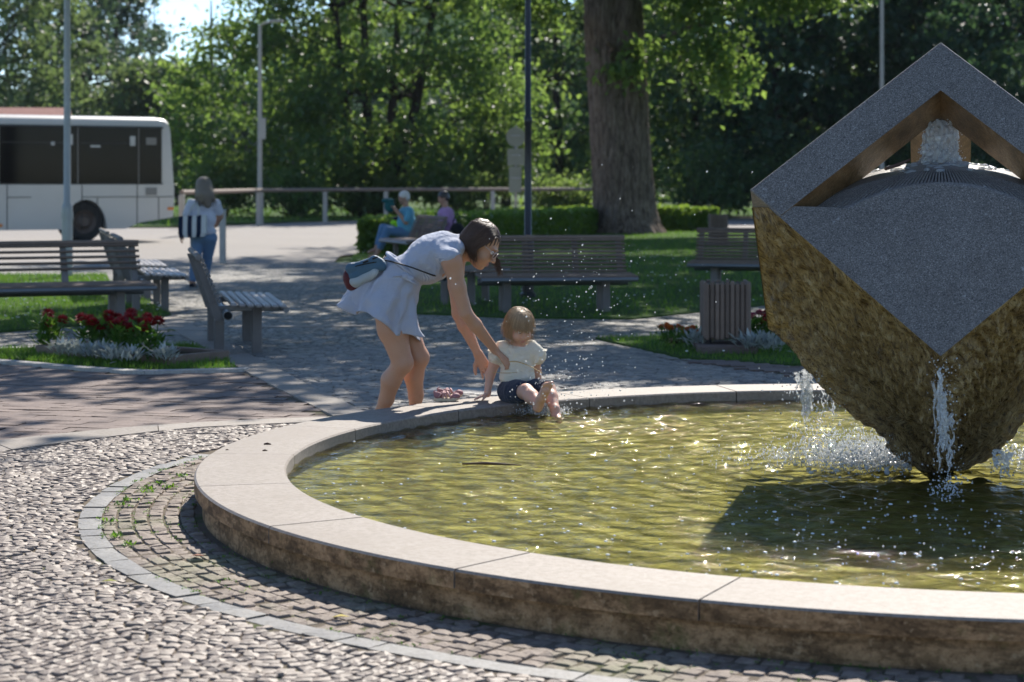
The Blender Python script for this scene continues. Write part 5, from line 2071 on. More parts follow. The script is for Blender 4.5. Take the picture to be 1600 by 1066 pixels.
# daisies scattered in the lawns
g = np.random.default_rng(44)
pts, rad = [], []
for key, n in (('main', 420), ('left', 110), ('right', 30)):
    poly = LAWNS[key][0]
    k = 0
    while k < n:
        y = g.uniform(15, 44 if key == 'main' else 31)
        x = g.uniform(-.26, .26) * y
        if in_poly(x, y, poly) and mnoise.noise(Vector((x * .7, y * .35, 4))) > -.05:
            pts.append((x, y, .05 + g.uniform(0, .03)))
            rad.append((.012, .012, .006))
            k += 1
mat_simple('daisy_white', (.75, .75, .72), .6, .05, 5, 0)
o = droplets('daisies', pts, rad, 'daisy_white', 'white daisies dotted over the lawn')
o['category'] = 'flowers'
# ------------------------------------------------------------------ people
def skin_mat(name, col):
    t = NT(name)
    v = t.co('Object')
    n = t.noise(v, 9, 4)
    c = t.mix(n, tuple(x * .86 for x in col), tuple(min(1, x * 1.1) for x in col))
    c = t.mix(t.ramp(t.noise(v, 60, 3), [(.62, 0), (.72, .25)]), c, (col[0] * .7, col[1] * .5, col[2] * .45))
    t.set(col=c, rough=.48, spec=.4, sss=.18, sssr=(1.0, .35, .2), ssss=.012, normal=t.bump(t.noise(v, 220, 3), .12, .002))
    MATS[name] = t.m


skin_mat('skin_woman', (.50, .285, .185))
skin_mat('skin_child', (.62, .36, .26))
skin_mat('skin_plain', (.40, .23, .16))


def hair_mat(name, ca, cb, rough=.35):
    t = NT(name)
    v = t.co('Object', (60, 60, 60))
    n = t.noise(v, 1.6, 3, .6)
    t.set(col=t.mix(t.rnd(), t.mix(n, ca, cb), cb), rough=rough, spec=.55, normal=t.bump(n, .5, .003))
    MATS[name] = t.m


hair_mat('hair_brown', (.016, .009, .006), (.095, .05, .03), .5)
hair_mat('hair_blond', (.22, .13, .06), (.48, .33, .19), .5)
hair_mat('hair_grey', (.42, .40, .40), (.62, .60, .58), .5)
hair_mat('hair_grey_brown', (.09, .07, .055), (.24, .20, .165), .6)
hair_mat('hair_black', (.012, .010, .012), (.03, .025, .028))


def cloth_mat(name, col, stripe=None, var=.12, bscale=14, rough=.85):
    t = NT(name)
    v = t.co('Object')
    n = t.noise(v, 5, 4)
    c = t.mix(n, tuple(x * (1 - var) for x in col), tuple(min(1, x * (1 + var)) for x in col))
    if stripe:
        w = t.node('TexWave', wave_type='BANDS', bands_direction='DIAGONAL')
        t.put(w.inputs['Vector'], v)
        w.inputs['Scale'].default_value = 62
        w.inputs['Distortion'].default_value = 2.5
        w.inputs['Detail'].default_value = 1
        w.inputs['Detail Scale'].default_value = .4
        c = t.mix(t.ramp(w.outputs[0], [(.35, 0), (.6, 1)]), c, stripe)
    b1 = t.bump(t.noise(v, bscale, 5, .6, .6), .7, .02)
    b2 = t.bump(t.noise(v, 400, 2), .25, .001, b1)
    t.set(col=c, rough=rough, spec=.2, sheen=.15, normal=b2)
    tl = t.node('BsdfTranslucent', Color=c)
    mx = t.node('MixShader')
    mx.inputs[0].default_value = .16
    t.t.links.new(t.b.outputs[0], mx.inputs[1])
    t.t.links.new(tl.outputs[0], mx.inputs[2])
    t.t.links.new(mx.outputs[0], t.out.inputs[0])
    MATS[name] = t.m


cloth_mat('dress_stripe', (.60, .62, .68), (.34, .38, .49))
cloth_mat('cream_knit', (.86, .80, .66), None, .08, 40)
cloth_mat('navy_shorts', (.035, .045, .075), None, .2, 30)
cloth_mat('white_tee', (.60, .62, .72))
cloth_mat('jeans', (.13, .22, .36))
cloth_mat('jeans_pale', (.12, .24, .42))
cloth_mat('blue_shirt', (.13, .40, .56))
cloth_mat('pink_shirt', (.46, .27, .52))
cloth_mat('canvas_white', (.60, .62, .62))
cloth_mat('canvas_navy', (.012, .02, .05))
cloth_mat('bag_blue', (.075, .15, .22), None, .15, 20, .5)
cloth_mat('bag_grey', (.42, .47, .48), None, .1, 20, .5)
cloth_mat('bag_maroon', (.10, .022, .026), None, .15, 20, .5)
cloth_mat('hivis', (.35, .75, .03))
cloth_mat('dark_cloth', (.02, .022, .03))
cloth_mat('teal_bag', (.02, .12, .13))
mat_simple('eye_white', (.75, .72, .68), .2, .02, 3, 0)
mat_simple('eye_dark', (.02, .015, .012), .15, .02, 3, 0)
mat_simple('lip', (.45, .16, .13), .45, .1, 8, 0)
mat_simple('glass_frame', (.48, .38, .35), .25, .05, 3, 0)
mat_simple('strap_black', (.012, .012, .012), .6, .1, 5, 0)
mat_simple('shoe_pink', (.50, .30, .30), .7, .15, 20, .3, 80)
mat_simple('shoe_mauve', (.30, .15, .17), .7, .15, 20, .3, 80)
mat_simple('shoe_sole', (.60, .50, .36), .7, .1, 20, .2, 80)
mat_simple('straw', (.55, .38, .16), .5, .1, 10, 0)


def head_prims(b, c, M, s=1.0, child=False, ears=True):
    """cranium, face, jaw, nose, lips, brows, ears; c centre, M columns forward/left/up"""
    def T(x, y, z):
        return Vector(c) + M @ Vector((x * s, y * s, z * s))
    Mx = [list(r) for r in M]
    f = 1.06 if child else 1.0
    b.ell(T(-.014, 0, .036), (.096 * s, .075 * s * f, .088 * s), Mx, .02 * s)
    b.ell(T(.030, 0, -.030), (.060 * s, .058 * s * f, .078 * s if not child else .068 * s), Mx, .03 * s)
    b.ell(T(.062, 0, -.090 if not child else -.078), (.022 * s, .024 * s, .017 * s), Mx, .025 * s)
    for sy in (-1, 1):
        b.ell(T(.055, sy * .034, -.035), (.028 * s, .024 * s, .026 * s) if not child else (.034 * s, .032 * s, .032 * s), Mx, .02 * s)
        b.ell(T(.076, sy * .03, .030), (.014 * s, .024 * s, .008 * s), Mx, .014 * s)
        b.ell(T(.096, sy * .031, .008), (.018 * s, .017 * s, .010 * s), Mx, .008 * s, -1)
        if ears:
            b.ell(T(-.012, sy * .077 * f, -.008), (.019 * s, .007 * s, .031 * s), Mx, .006 * s)
    nl = .7 if child else 1.0
    b.cone(T(.086, 0, .014), .007 * s, T(.086 + .021 * nl, 0, -.026), .0105 * s, .008 * s)
    for sy in (-1, 1):
        b.ell(T(.092, sy * .011, -.032), (.010 * s, .008 * s, .007 * s), Mx, .006 * s)
    b.ell(T(.083, 0, -.056), (.013 * s, .023 * s, .0055 * s), Mx, .006 * s)
    b.ell(T(.081, 0, -.066), (.013 * s, .020 * s, .0062 * s), Mx, .006 * s)
    return T


def face_parts(o, T, M, s, look=(0, 0), lips=True):
    for sy in (-1, 1):
        e_ = MB().ell(T(.074, sy * .031, .008), (.0125 * s,) * 3, 12, 8).build('eye', 'eye_white', o, smooth=True)
        MB().ell(T(.0835, sy * .031 + look[0], .006 + look[1]), (.005 * s,) * 3, 10, 6).build('iris', 'eye_dark', e_, smooth=True)
    if lips:
        Mr = M.to_3x3()
        b = MB()
        b.ell(T(.087, 0, -.0565), (.0105 * s, .0205 * s, .0042 * s), 12, 6, Mr)
        b.ell(T(.085, 0, -.0655), (.0110 * s, .0175 * s, .0050 * s), 12, 6, Mr)
        b.build('lips', 'lip', o, smooth=True)


def loft(rings, n=72, cap0=False, cap1=False):
    """rings: list of lists of Vectors (same length)"""
    b = MB()
    m = len(rings[0])
    for r_ in rings:
        b.v += [tuple(p) for p in r_]
    for i in range(len(rings) - 1):
        for k in range(m):
            b.f.append((i * m + k, i * m + (k + 1) % m, (i + 1) * m + (k + 1) % m, (i + 1) * m + k))
    if cap0:
        b.f.append(tuple(range(m))[::-1])
    if cap1:
        b.f.append(tuple((len(rings) - 1) * m + k for k in range(m)))
    return b


def spline(pts, n):
    """Catmull-Rom through the points"""
    pts = [Vector(p) for p in pts]
    out = []
    for i in range(n + 1):
        u = (len(pts) - 1) * i / n
        k = min(int(u), len(pts) - 2)
        t_ = u - k
        p0, p1, p2, p3 = pts[max(k - 1, 0)], pts[k], pts[k + 1], pts[min(k + 2, len(pts) - 1)]
        out.append(.5 * ((2 * p1) + (p2 - p0) * t_ + (2 * p0 - 5 * p1 + 4 * p2 - p3) * t_ * t_ + (3 * p1 - p0 - 3 * p2 + p3) * t_ ** 3))
    return out


# ---------------------------------------------------------------- the woman bending over
wo = thing('person', 'woman in light blue striped dress bending down towards the child', 'person', tuple(at(618, 668)))
wo_loc = Vector(wo.location)
DW = 12.02


def rel(o, me):
    """mesh written in scene coordinates -> coordinates of its thing"""
    me.transform(Matrix.Translation(-Vector(o.location)))
    return me


b = Body()
hipR, hipL = P(604, 462, DW - .09), P(612, 461, DW + .09)
kneeR, kneeL = P(629, 567, DW - .10), P(654, 559, DW + .04)
ankR, ankL = P(592, 650, DW + .07), P(648, 645, DW + .20)
for hp, kn, an in ((hipR, kneeR, ankR), (hipL, kneeL, ankL)):
    mid = hp.lerp(kn, .5) + Vector((-.012, 0, 0))
    b.chain([hp, mid, kn], [.098, .086, .060], .03)
    b.ell(kn + Vector((.012, -.0, .0)), (.05, .05, .058), k=.02)
    calf = kn.lerp(an, .32) + Vector((-.022, 0, 0))
    b.chain([kn, calf, kn.lerp(an, .68), an], [.055, .059, .044, .034], .02)
    an.z = max(an.z, .075)
    toe = an + Vector((.15, .06, -.052))
    heel = an + Vector((-.035, -.01, -.045))
    b.chain([an, heel], [.034, .030], .015)
    b.chain([an + Vector((.02, .01, -.03)), an.lerp(toe, .6), toe], [.036, .032, .022], .015)
pel, wst, chs, upc = P(606, 450, DW), P(637, 425, DW), P(672, 402, DW), P(698, 393, DW)
tdir = (upc - pel).normalized()
tup = Vector((-tdir.z, 0, tdir.x))
if tup.z < 0:
    tup = -tup
Mt = Matrix((tdir, Vector((0, 1, 0)), tup)).transposed()
b.ell(pel, (.13, .165, .115), [list(r) for r in Mt], .03)
b.ell(wst, (.13, .125, .088), [list(r) for r in Mt], .05)
b.ell(chs, (.14, .150, .108), [list(r) for r in Mt], .05)
b.ell(upc, (.085, .165, .085), [list(r) for r in Mt], .04)
for sy in (-1, 1):
    b.ell(chs + Vector((.045, sy * .07, -.075)), (.055, .055, .055), k=.03)
shR, shL = P(706, 408, DW - .175), P(712, 402, DW + .175)
elR, elL = P(728, 490, DW - .16), P(716, 490, DW + .13)
wrR, wrL = P(775, 549, DW - .03), P(747, 553, DW + .10)
for sh, el, wr in ((shR, elR, wrR), (shL, elL, wrL)):
    b.ell(sh, (.062, .060, .066), k=.03)
    b.chain([sh, sh.lerp(el, .5) + Vector((-.006, 0, 0)), el], [.058, .047, .038], .02)
    b.chain([el, el.lerp(wr, .3), wr], [.038, .040, .0245], .015)
hc = P(751, 384, DW - .02)
hf = Vector((.80, -.16, -.60)).normalized()
Mh = frame(hf, (.60, .0, .80))
HS = 1.12
T = head_prims(b, hc, Mh, HS)
b.chain([P(708, 391, DW), P(725, 394, DW), hc + Mh @ Vector((-.03, 0, -.05))], [.060, .053, .052], .025)
hand(b, wrR, (P(797, 566, DW) - P(772, 548, DW)), (-.55, 0, -.8), (.3, -1, .3), (.55, .75, .6), 1.0, .03, .35)
hand(b, wrL, (P(765, 588, DW) - P(748, 555, DW)), (-.2, -.75, -.5), (-.7, .1, -.3), (.12, .15, .12), 1.0, .10, .85)
obj('body', rel(wo, b.mesh('body', .0055)), 'skin_woman', wo)
o_ = Vector(wo.location)
TT = lambda x, y, z: T(x, y, z) - o_
face_parts(wo, TT, Mh, HS)

# bodice: close to the torso, cap sleeves, loose under the chest
d = Body()
Mtl = [list(r) for r in Mt]
d.ell(wst + tup * .0, (.12, .140, .105), Mtl, .05)
d.ell(chs + tup * .002, (.15, .166, .127), Mtl, .05)
d.ell(upc + tdir * -.02, (.085, .178, .10), Mtl, .05)
d.ell(chs + Vector((.02, 0, -.085)), (.085, .14, .06), Mtl, .05)
d.ell(pel.lerp(wst, .55), (.10, .150, .118), Mtl, .05)
for sh in (shR, shL):
    d.ell(sh + Vector((-.016, 0, .030)), (.068, .058, .050), k=.03)
d.cone(P(712, 386, DW), .078, P(700, 386, DW), .09, .03)
d.cone(P(712, 388, DW - .10), .055, P(712, 386, DW + .10), .055, .03)
d.ell(P(735, 396, DW), (.055, .085, .085), k=.012, sign=-1)
for sh, el in ((shR, elR), (shL, elL)):
    sgn = -1 if sh is shR else 1
    d.cone(sh + Vector((.018, sgn * .07, -.078)), .050, el + Vector((0, sgn * .05, 0)), .05, .012)
    d.p[-1] = d.p[-1][:6] + (-1,)


def wrinkle(V):
    out = V.copy()
    for i, p in enumerate(V):
        q = Vector(p)
        u = (q - wst).dot(tdir)
        w = (q - wst).dot(tup)
        a = mnoise.noise(Vector((u * 14 + w * 6, q.y * 7, w * 16))) * .010 + (.5 - abs(mnoise.noise(Vector((u * 30 - w * 20, q.y * 14, w * 26 + 3))))) * .008
        n_ = (q - lerp(wst, chs, max(0, min(1.4, u / .2))))
        n_ -= tdir * n_.dot(tdir)
        n_.normalize()
        out[i] = q + n_ * a
    return out


dress = obj('dress', rel(wo, d.mesh('dress', .006, wrinkle)), 'dress_stripe', wo)

# skirt: flares back, hangs in folds
rings = []
nseg = 120
sec = [  # back point, front point (photo pixels), half width in depth, fold depth
    ((609, 397), (660, 440), .132, .002), ((597, 405), (657, 450), .150, .005), ((577, 424), (652, 468), .178, .010), ((556, 447), (650, 492), .205, .018),
    ((543, 464), (653, 512), .222, .024), ((536, 473), (657, 528), .232, .028)]
fine = []
NS = 26
def sec_at(u):
    k = min(int(u * (len(sec) - 1)), len(sec) - 2)
    t_ = u * (len(sec) - 1) - k
    A_, B_ = sec[k], sec[k + 1]
    return [lerp(np.array(A_[0], float), np.array(B_[0], float), t_), lerp(np.array(A_[1], float), np.array(B_[1], float), t_), lerp(A_[2], B_[2], t_), lerp(A_[3], B_[3], t_)]
for i in range(NS + 1):
    u = i / NS
    bk, ft, hw, fd = sec_at(u)
    pb, pf = P(bk[0], bk[1], DW), P(ft[0], ft[1], DW)
    c = (pb + pf) / 2
    ax = (pf - pb) / 2
    nrm = Vector((ax.z, 0, -ax.x)).normalized()
    ring = []
    for k in range(nseg):
        a = 2 * PI * k / nseg
        fold = math.sin(7 * a + .6 + 1.2 * math.sin(2 * a)) * .6 + math.sin(13 * a + 2.1 + u) * .4 + .5 * mnoise.noise(Vector((math.cos(a) * 2.5, math.sin(a) * 2.5, u * 2)))
        rr = 1 + 1.5 * fd * fold / .2
        p = c + ax * math.copysign(abs(math.cos(a)) ** .72, math.cos(a)) * rr + Vector((0, 1, 0)) * hw * math.copysign(abs(math.sin(a)) ** .8, math.sin(a)) * rr
        p += nrm * fd * .9 * math.sin(5 * a + 1.0) * u + Vector((mnoise.noise(Vector((p.x * 26, p.y * 14, p.z * 18))), mnoise.noise(Vector((p.x * 22, p.y * 14 + 5, p.z * 16))), 0)) * .014 * min(1, u * 3)
        ring.append(p - o_)
    rings.append(ring)
inner = [[p + (Vector(sum((Vector(q) for q in r_), Vector())) / nseg - p).normalized() * .006 for p in r_] for r_ in rings]
sk = loft(rings + inner[::-1], nseg)
sk.build('skirt', 'dress_stripe', dress, smooth=True)
# belt with a loose knot, pockets
b = MB()
belt = []
for k in range(49):
    a = 2 * PI * k / 48
    pb, pf = P(607, 397, DW), P(661, 440, DW)
    c, ax = (pb + pf) / 2, (pf - pb) / 2
    belt.append(c + ax * math.cos(a) * 1.05 + Vector((0, 1, 0)) * .142 * math.sin(a) - o_)
b.tube(belt, .013, 8, cap=False)
b.build('belt', 'dress_stripe', dress, smooth=True)
b = MB()
kn = P(633, 432, DW - .15) - o_
b.ell(kn, (.03, .02, .022), 12, 8)
b.ell(kn + Vector((.03, -.008, -.012)), (.026, .012, .018), 12, 8)
b.tube([kn, kn + Vector((-.05, -.01, .005)), kn + Vector((-.10, .0, -.01))], [.012, .016, .008], 8, flat=.5)
b.tube([kn, kn + Vector((.04, -.012, -.03)), kn + Vector((.085, -.0, -.055))], [.012, .016, .008], 8, flat=.5)
b.build('belt_knot', 'dress_stripe', dress, smooth=True)


def hair_locks(b, roots, r0=.006, seed=0, n=8, flat=.45):
    for pts, r_ in roots:
        pts = spline(pts, n)
        b.tube(pts, [r_ * (1 - .8 * (i / n) ** 2) for i in range(n + 1)], 6, flat=flat)


# hair: dark chin-length bob falling forward
hb_ = Body()
Mhl = [list(r) for r in Mh]
def H(x, y, z):
    return T(x, y, z)
def he(c, r, k, sign=1):
    hb_.ell(H(*c), tuple(q * HS for q in r), Mhl, k, sign)
he((-.022, 0, .040), (.100, .081, .093), .02)
he((-.058, 0, -.010), (.066, .078, .066), .025)
he((.122, 0, -.026), (.084, .12, .076), .018, -1)
he((.055, 0, -.115), (.095, .10, .062), .018, -1)
def strands(c, M, s_, amp):
    """ridges that run from the crown down, as combed hair has"""
    Mi = M.inverted()
    def fn(V):
        out = V.copy()
        for i, p in enumerate(V):
            q = Mi @ (Vector(p) - Vector(c))
            az = math.atan2(q.y, q.x + .02)
            rr = math.hypot(q.x + .02, q.y)
            n_ = mnoise.noise(Vector((math.cos(az) * 9, math.sin(az) * 9, q.z * 6))) + .7 * mnoise.noise(Vector((math.cos(az) * 24, math.sin(az) * 24, q.z * 9)))
            out[i] = Vector(p) + (M @ Vector((q.x + .02, q.y, q.z * .6)).normalized()) * amp * n_ * min(1, rr / (.04 * s_))
        return out
    return fn


hair = obj('hair', rel(wo, hb_.mesh('hair', .0045, strands(hc, Mh, HS, .0065))), 'hair_brown', wo)
b = MB()
rs = random.Random(2)
locks = []
for i in range(1500):
    sy = rs.choice((-1, 1, -1))
    f_ = rs.random()
    x0 = lerp(.055, -.095, f_)
    top = H(x0 + rs.uniform(-.012, .012), sy * rs.uniform(.002, .03), .125 - .5 * (x0 + .02) ** 2 / .1 - .03 * abs(f_ - .4))
    side = H(lerp(.036, -.108, f_) + rs.uniform(-.008, .008), sy * (.085 + rs.uniform(-.006, .016)) * (1 - .45 * max(0, f_ - .55) / .45), .038 + rs.uniform(-.012, .012))
    low = H(lerp(.004, -.100, f_) + rs.uniform(-.012, .012), sy * (.086 + rs.uniform(-.008, .018)) * (1 - .40 * max(0, f_ - .5) / .5), -.030 + rs.uniform(-.012, .012))
    g_ = rs.uniform(.0, .085) * (1.15 if f_ < .4 else .8)
    end = low + Vector((.10 * g_ + rs.uniform(-.01, .012), rs.uniform(-.008, .008), -g_))
    locks.append(([top, top.lerp(side, .5) + (Mh @ Vector((0, sy * .020, .022))), side, low, end], rs.uniform(.0016, .0036)))
for i in range(120):                                                  # far-side locks hanging past the face
    p0 = H(.055 + rs.uniform(-.02, .01), .066 + rs.uniform(-.008, .012), .055)
    p1 = H(.070 + rs.uniform(-.02, .01), .082 + rs.uniform(-.008, .012), .01)
    p2 = P(778 + rs.uniform(-7, 4), 412 + rs.uniform(-4, 4), DW + .07)
    p3 = P(784 + rs.uniform(-7, 2), 431 + rs.uniform(-12, 3), DW + .06)
    locks.append(([p0, p1, p2, p3], rs.uniform(.0014, .0028)))
locks = [([q - o_ for q in pts], r_) for pts, r_ in locks]
hair_locks(b, locks)
b.build('locks', 'hair_brown', hair, smooth=True)

# sunglasses
gl = thing('glasses', 'pale-rimmed sunglasses worn by the bending woman', 'glasses', tuple(T(.09, 0, .006)))
go = Vector(gl.location)
for sy in (-1, 1):
    c = T(.100, sy * .032, .002) - go
    ring = [c + Mh @ Vector((-.004 * math.cos(2 * PI * k / 20) ** 2 * 0 - abs(sy) * .006 * (math.cos(2 * PI * k / 20) * sy > 0), .026 * math.cos(2 * PI * k / 20), .021 * math.sin(2 * PI * k / 20))) for k in range(21)]
    MB().tube(ring, .0024, 7, cap=False).build('rim', 'glass_frame', gl, smooth=True)
    MB().ell(c, (.003, .024, .019), 14, 8, Mh.to_3x3()).build('lens', mat_simple('lens_dark%d' % sy, (.10, .045, .03), .08, .05, 3, 0), gl, smooth=True)
    MB().tube([T(.094, sy * .060, .010) - go, T(.045, sy * .078, .014) - go, T(-.012, sy * .083, .012) - go], .0028, 6).build('temple', 'glass_frame', gl, smooth=True)

# shoulder bag slung on her back
bag = thing('shoulder_bag', 'blue shoulder bag with maroon end slung behind the woman', 'bag', tuple(P(570, 425, DW - .12)))
bo = Vector(bag.location)
bd = (P(601, 410, DW) - P(545, 432, DW)).normalized()
bu = Vector((-bd.z, 0, bd.x))
Mb = Matrix((bd, Vector((0, 1, 0)), bu)).transposed()
Mbl = [list(r) for r in Mb]
def soft_box(x0, x1, y0, y1, z0, z1, r, k=.02):
    bb = Body()
    c_ = [Mb @ Vector((x, y, z)) for x in (x0 + r, x1 - r) for y in (y0 + r, y1 - r) for z in (z0 + r, z1 - r)]
    for i in range(8):
        for j in range(i + 1, 8):
            bb.cone(c_[i], r, c_[j], r, k)
    return bb


sag = lambda V: V + .006 * np.array([[mnoise.noise(Vector(p) * 16 + Vector((3, 1, 0))), 0, mnoise.noise(Vector(p) * 14)] for p in V])
b = soft_box(-.085, .125, -.042, .045, -.020, .068, .020)
b.ell(Mb @ Vector((.02, 0, .085)), (.095, .022, .030), Mbl, .012, -1)
b.ell(Mb @ Vector((.16, 0, .08)), (.075, .08, .055), Mbl, .02, -1)
obj('pouch', b.mesh('pouch', .005, sag), 'bag_blue', bag)
b = soft_box(-.090, .080, -.047, .048, -.058, -.008, .020)
b.ell(Mb @ Vector((.12, 0, -.07)), (.09, .08, .05), Mbl, .02, -1)
obj('lower_panel', b.mesh('lower_panel', .005, sag), 'bag_grey', bag)
b = Body()
b.ell(Mb @ Vector((-.098, .002, -.012)), (.040, .046, .062), Mbl, .02)
b.ell(Mb @ Vector((-.085, .002, -.050)), (.045, .044, .035), Mbl, .02)
obj('end_panel', b.mesh('end_panel', .005, sag), 'bag_maroon', bag)
MB().tube(spline([Mb @ Vector((-.08, -.045, .055)), Mb @ Vector((.0, -.048, .047)), Mb @ Vector((.09, -.046, .030))], 10), .004, 6).build('zip', 'strap_black', bag, smooth=True)
b = MB()
b.tube(spline([P(597, 406, DW - .09) - bo, P(612, 409, DW - .135) - bo, P(640, 417, DW - .168) - bo, P(662, 425, DW - .168) - bo, P(680, 431, DW - .14) - bo, P(690, 428, DW - .02) - bo], 30), .0045, 6)
b.tube(spline([P(597, 406, DW - .09) - bo, P(606, 396, DW) - bo, P(612, 399, DW + .08) - bo], 10), .0045, 6)
b.build('strap', 'strap_black', bag, smooth=True)
for dx in (.03, .09):
    MB().box(Mb @ Vector((dx, -.045, .055)), (.035, .02, .01), Mb, .003).build('buckle', 'strap_black', bag)

# ---------------------------------------------------------------- the child on the rim
DC_ = 12.0
ch = thing('person', 'blond toddler in cream shirt and dark shorts sitting on the basin rim', 'person', tuple(P(812, 622, DC_)))
co_ = Vector(ch.location)
C = lambda x, y, dd=0.0: P(x, y, DC_ + dd)
b = Body()
cs = .86
hcC = C(812, 512, .0)
cf = Vector((.36, -.84, -.42)).normalized()
Mc = frame(cf, (.10, -.30, .95))
Tc = head_prims(b, hcC, Mc, cs, True)
b.chain([hcC + Mc @ Vector((-.025, 0, -.06)), C(809, 545, .03)], [.040, .042], .02)
b.ell(C(809, 553, .03), (.085, .062, .07), k=.03)
b.ell(C(808, 578, .03), (.082, .068, .085), k=.04)
b.ell(C(808, 606, .03), (.090, .078, .060), k=.03)
# legs: near-left thigh to the raised foot, the other into the water
h1, h2 = C(796, 612, .0), C(822, 611, .0)
k1, k2 = C(822, 612, -.22), C(857, 609, -.16)
a1, a2 = C(843, 632, -.36), C(867, 640, -.30)
b.chain([h1, h1.lerp(k1, .5), k1], [.062, .056, .044], .02)
b.chain([k1, k1.lerp(a1, .4), a1], [.044, .043, .029], .015)
b.chain([h2, h2.lerp(k2, .5), k2], [.060, .054, .042], .02)
b.chain([k2, k2.lerp(a2, .4), a2], [.042, .040, .027], .015)
# raised bare foot, sole towards us, toes up
toe1 = C(852, 607, -.43)
b.chain([C(840, 637, -.42), C(846, 622, -.46), C(853, 609, -.49)], [.029, .027, .029], .015)
for i, (dx, dy, r_) in enumerate(((6.5, -2.6, .0115), (3.0, -2.8, .009), (-.4, -2.0, .0085), (-3.4, -.8, .008), (-6.0, 1.2, .0075))):
    b.cone(C(854 + dx * .8, 606 + dy * .2, -.50), r_ * 1.1, C(855 + dx * 1.15, 601.5 + dy, -.515), r_, .004)
b.chain([a2, C(869, 651, -.32), C(874, 657, -.38)], [.028, .026, .02], .015)
s1, s2 = C(781, 547, .03), C(835, 547, .05)
e1, e2 = C(766, 585, .06), C(838, 580, .10)
w1, w2 = C(762, 612, .03), C(842, 602, .10)
b.chain([s1, s1.lerp(e1, .5), e1, w1], [.038, .034, .028, .020], .015)
b.chain([s2, s2.lerp(e2, .5), e2, w2], [.038, .034, .028, .020], .015)
w1b = Vector((w1.x, w1.y, RIMZ + .035))
b.cone(w1, .020, w1b, .019, .01)
hand(b, w1b, (-.8, -.45, -.22), (0, -.2, -1), (.35, -.9, 0), (.08, .1, .1), .62, .12, .8, .005)
w2b = Vector((w2.x + .01, w2.y, RIMZ + .035))
b.cone(w2, .020, w2b, .019, .01)
hand(b, w2b, (.75, -.5, -.25), (0, -.2, -1), (-.35, -.9, 0), (.08, .1, .1), .62, .12, .8, .005)
obj('body', rel(ch, b.mesh('body', .0045)), 'skin_child', ch)
face_parts(ch, lambda x, y, z: Tc(x, y, z) - co_, Mc, cs, (0, -.004))
# shirt
b = Body()
b.ell(C(809, 551, .03), (.098, .074, .060), k=.03)
b.ell(C(808, 572, .03), (.100, .082, .085), k=.04)
b.ell(C(808, 590, .03), (.106, .090, .055), k=.04)
for s_, sx in ((s1, -1), (s2, 1)):
    b.cone(s_ + Vector((-sx * .02, 0, .008)), .052, s_ + Vector((sx * .018, 0, -.035)), .054, .025)
b.ell(C(812, 532, .0), (.055, .055, .035), k=.012, sign=-1)
b.ell(C(808, 606, .03), (.13, .12, .030), k=.01, sign=-1)


def knit(V):
    out = V.copy()
    for i, p in enumerate(V):
        q = Vector(p)
        n_ = (q - C(808, 575, .03))
        n_.z *= .4
        n_.normalize()
        out[i] = q + n_ * (.0045 * mnoise.noise(q * 24) + .003 * mnoise.noise(Vector((q.x * 18, q.y * 18, q.z * 70))))
    return out


shirt = obj('shirt', rel(ch, b.mesh('shirt', .005, knit)), 'cream_knit', ch)
b = MB()                                                             # frilled sleeves
rs = random.Random(6)
for s_, sx in ((s1, -1), (s2, 1)):
    c = s_ + Vector((sx * .020, 0, -.034)) - co_
    ax = Vector((sx * .75, 0, -.65)).normalized()
    u_ = Vector((0, 1, 0))
    v_ = ax.cross(u_)
    r0, r1 = [], []
    for k in range(40):
        a = 2 * PI * k / 40
        d_ = u_ * math.cos(a) + v_ * math.sin(a)
        r0.append(c + d_ * .047 - ax * .008)
        r1.append(c + d_ * (.062 + .006 * math.sin(9 * a)) + ax * (.016 + .005 * math.cos(7 * a)))
    loft([r0, r1], 40).build('sleeve_frill', 'cream_knit', shirt, smooth=True)
# shorts
b = Body()
b.ell(C(808, 609, .03), (.102, .088, .058), k=.03)
b.chain([h1, h1.lerp(k1, .42), h1.lerp(k1, .72)], [.074, .070, .066], .02)
b.chain([h2, h2.lerp(k2, .42), h2.lerp(k2, .80)], [.072, .066, .060], .02)
b.ell(C(808, 590, .03), (.14, .13, .022), k=.01, sign=-1)
for h_, k_, f_ in ((h1, k1, .98), (h2, k2, 1.06)):
    c = h_.lerp(k_, f_)
    b.ell(c, (.055, .055, .055), k=.008, sign=-1)
for V_ in ():
    pass
obj('shorts', rel(ch, b.mesh('shorts', .005, lambda V: V + .0025 * np.array([[mnoise.noise(Vector(p) * 40)] * 3 for p in V]))), 'navy_shorts', ch)
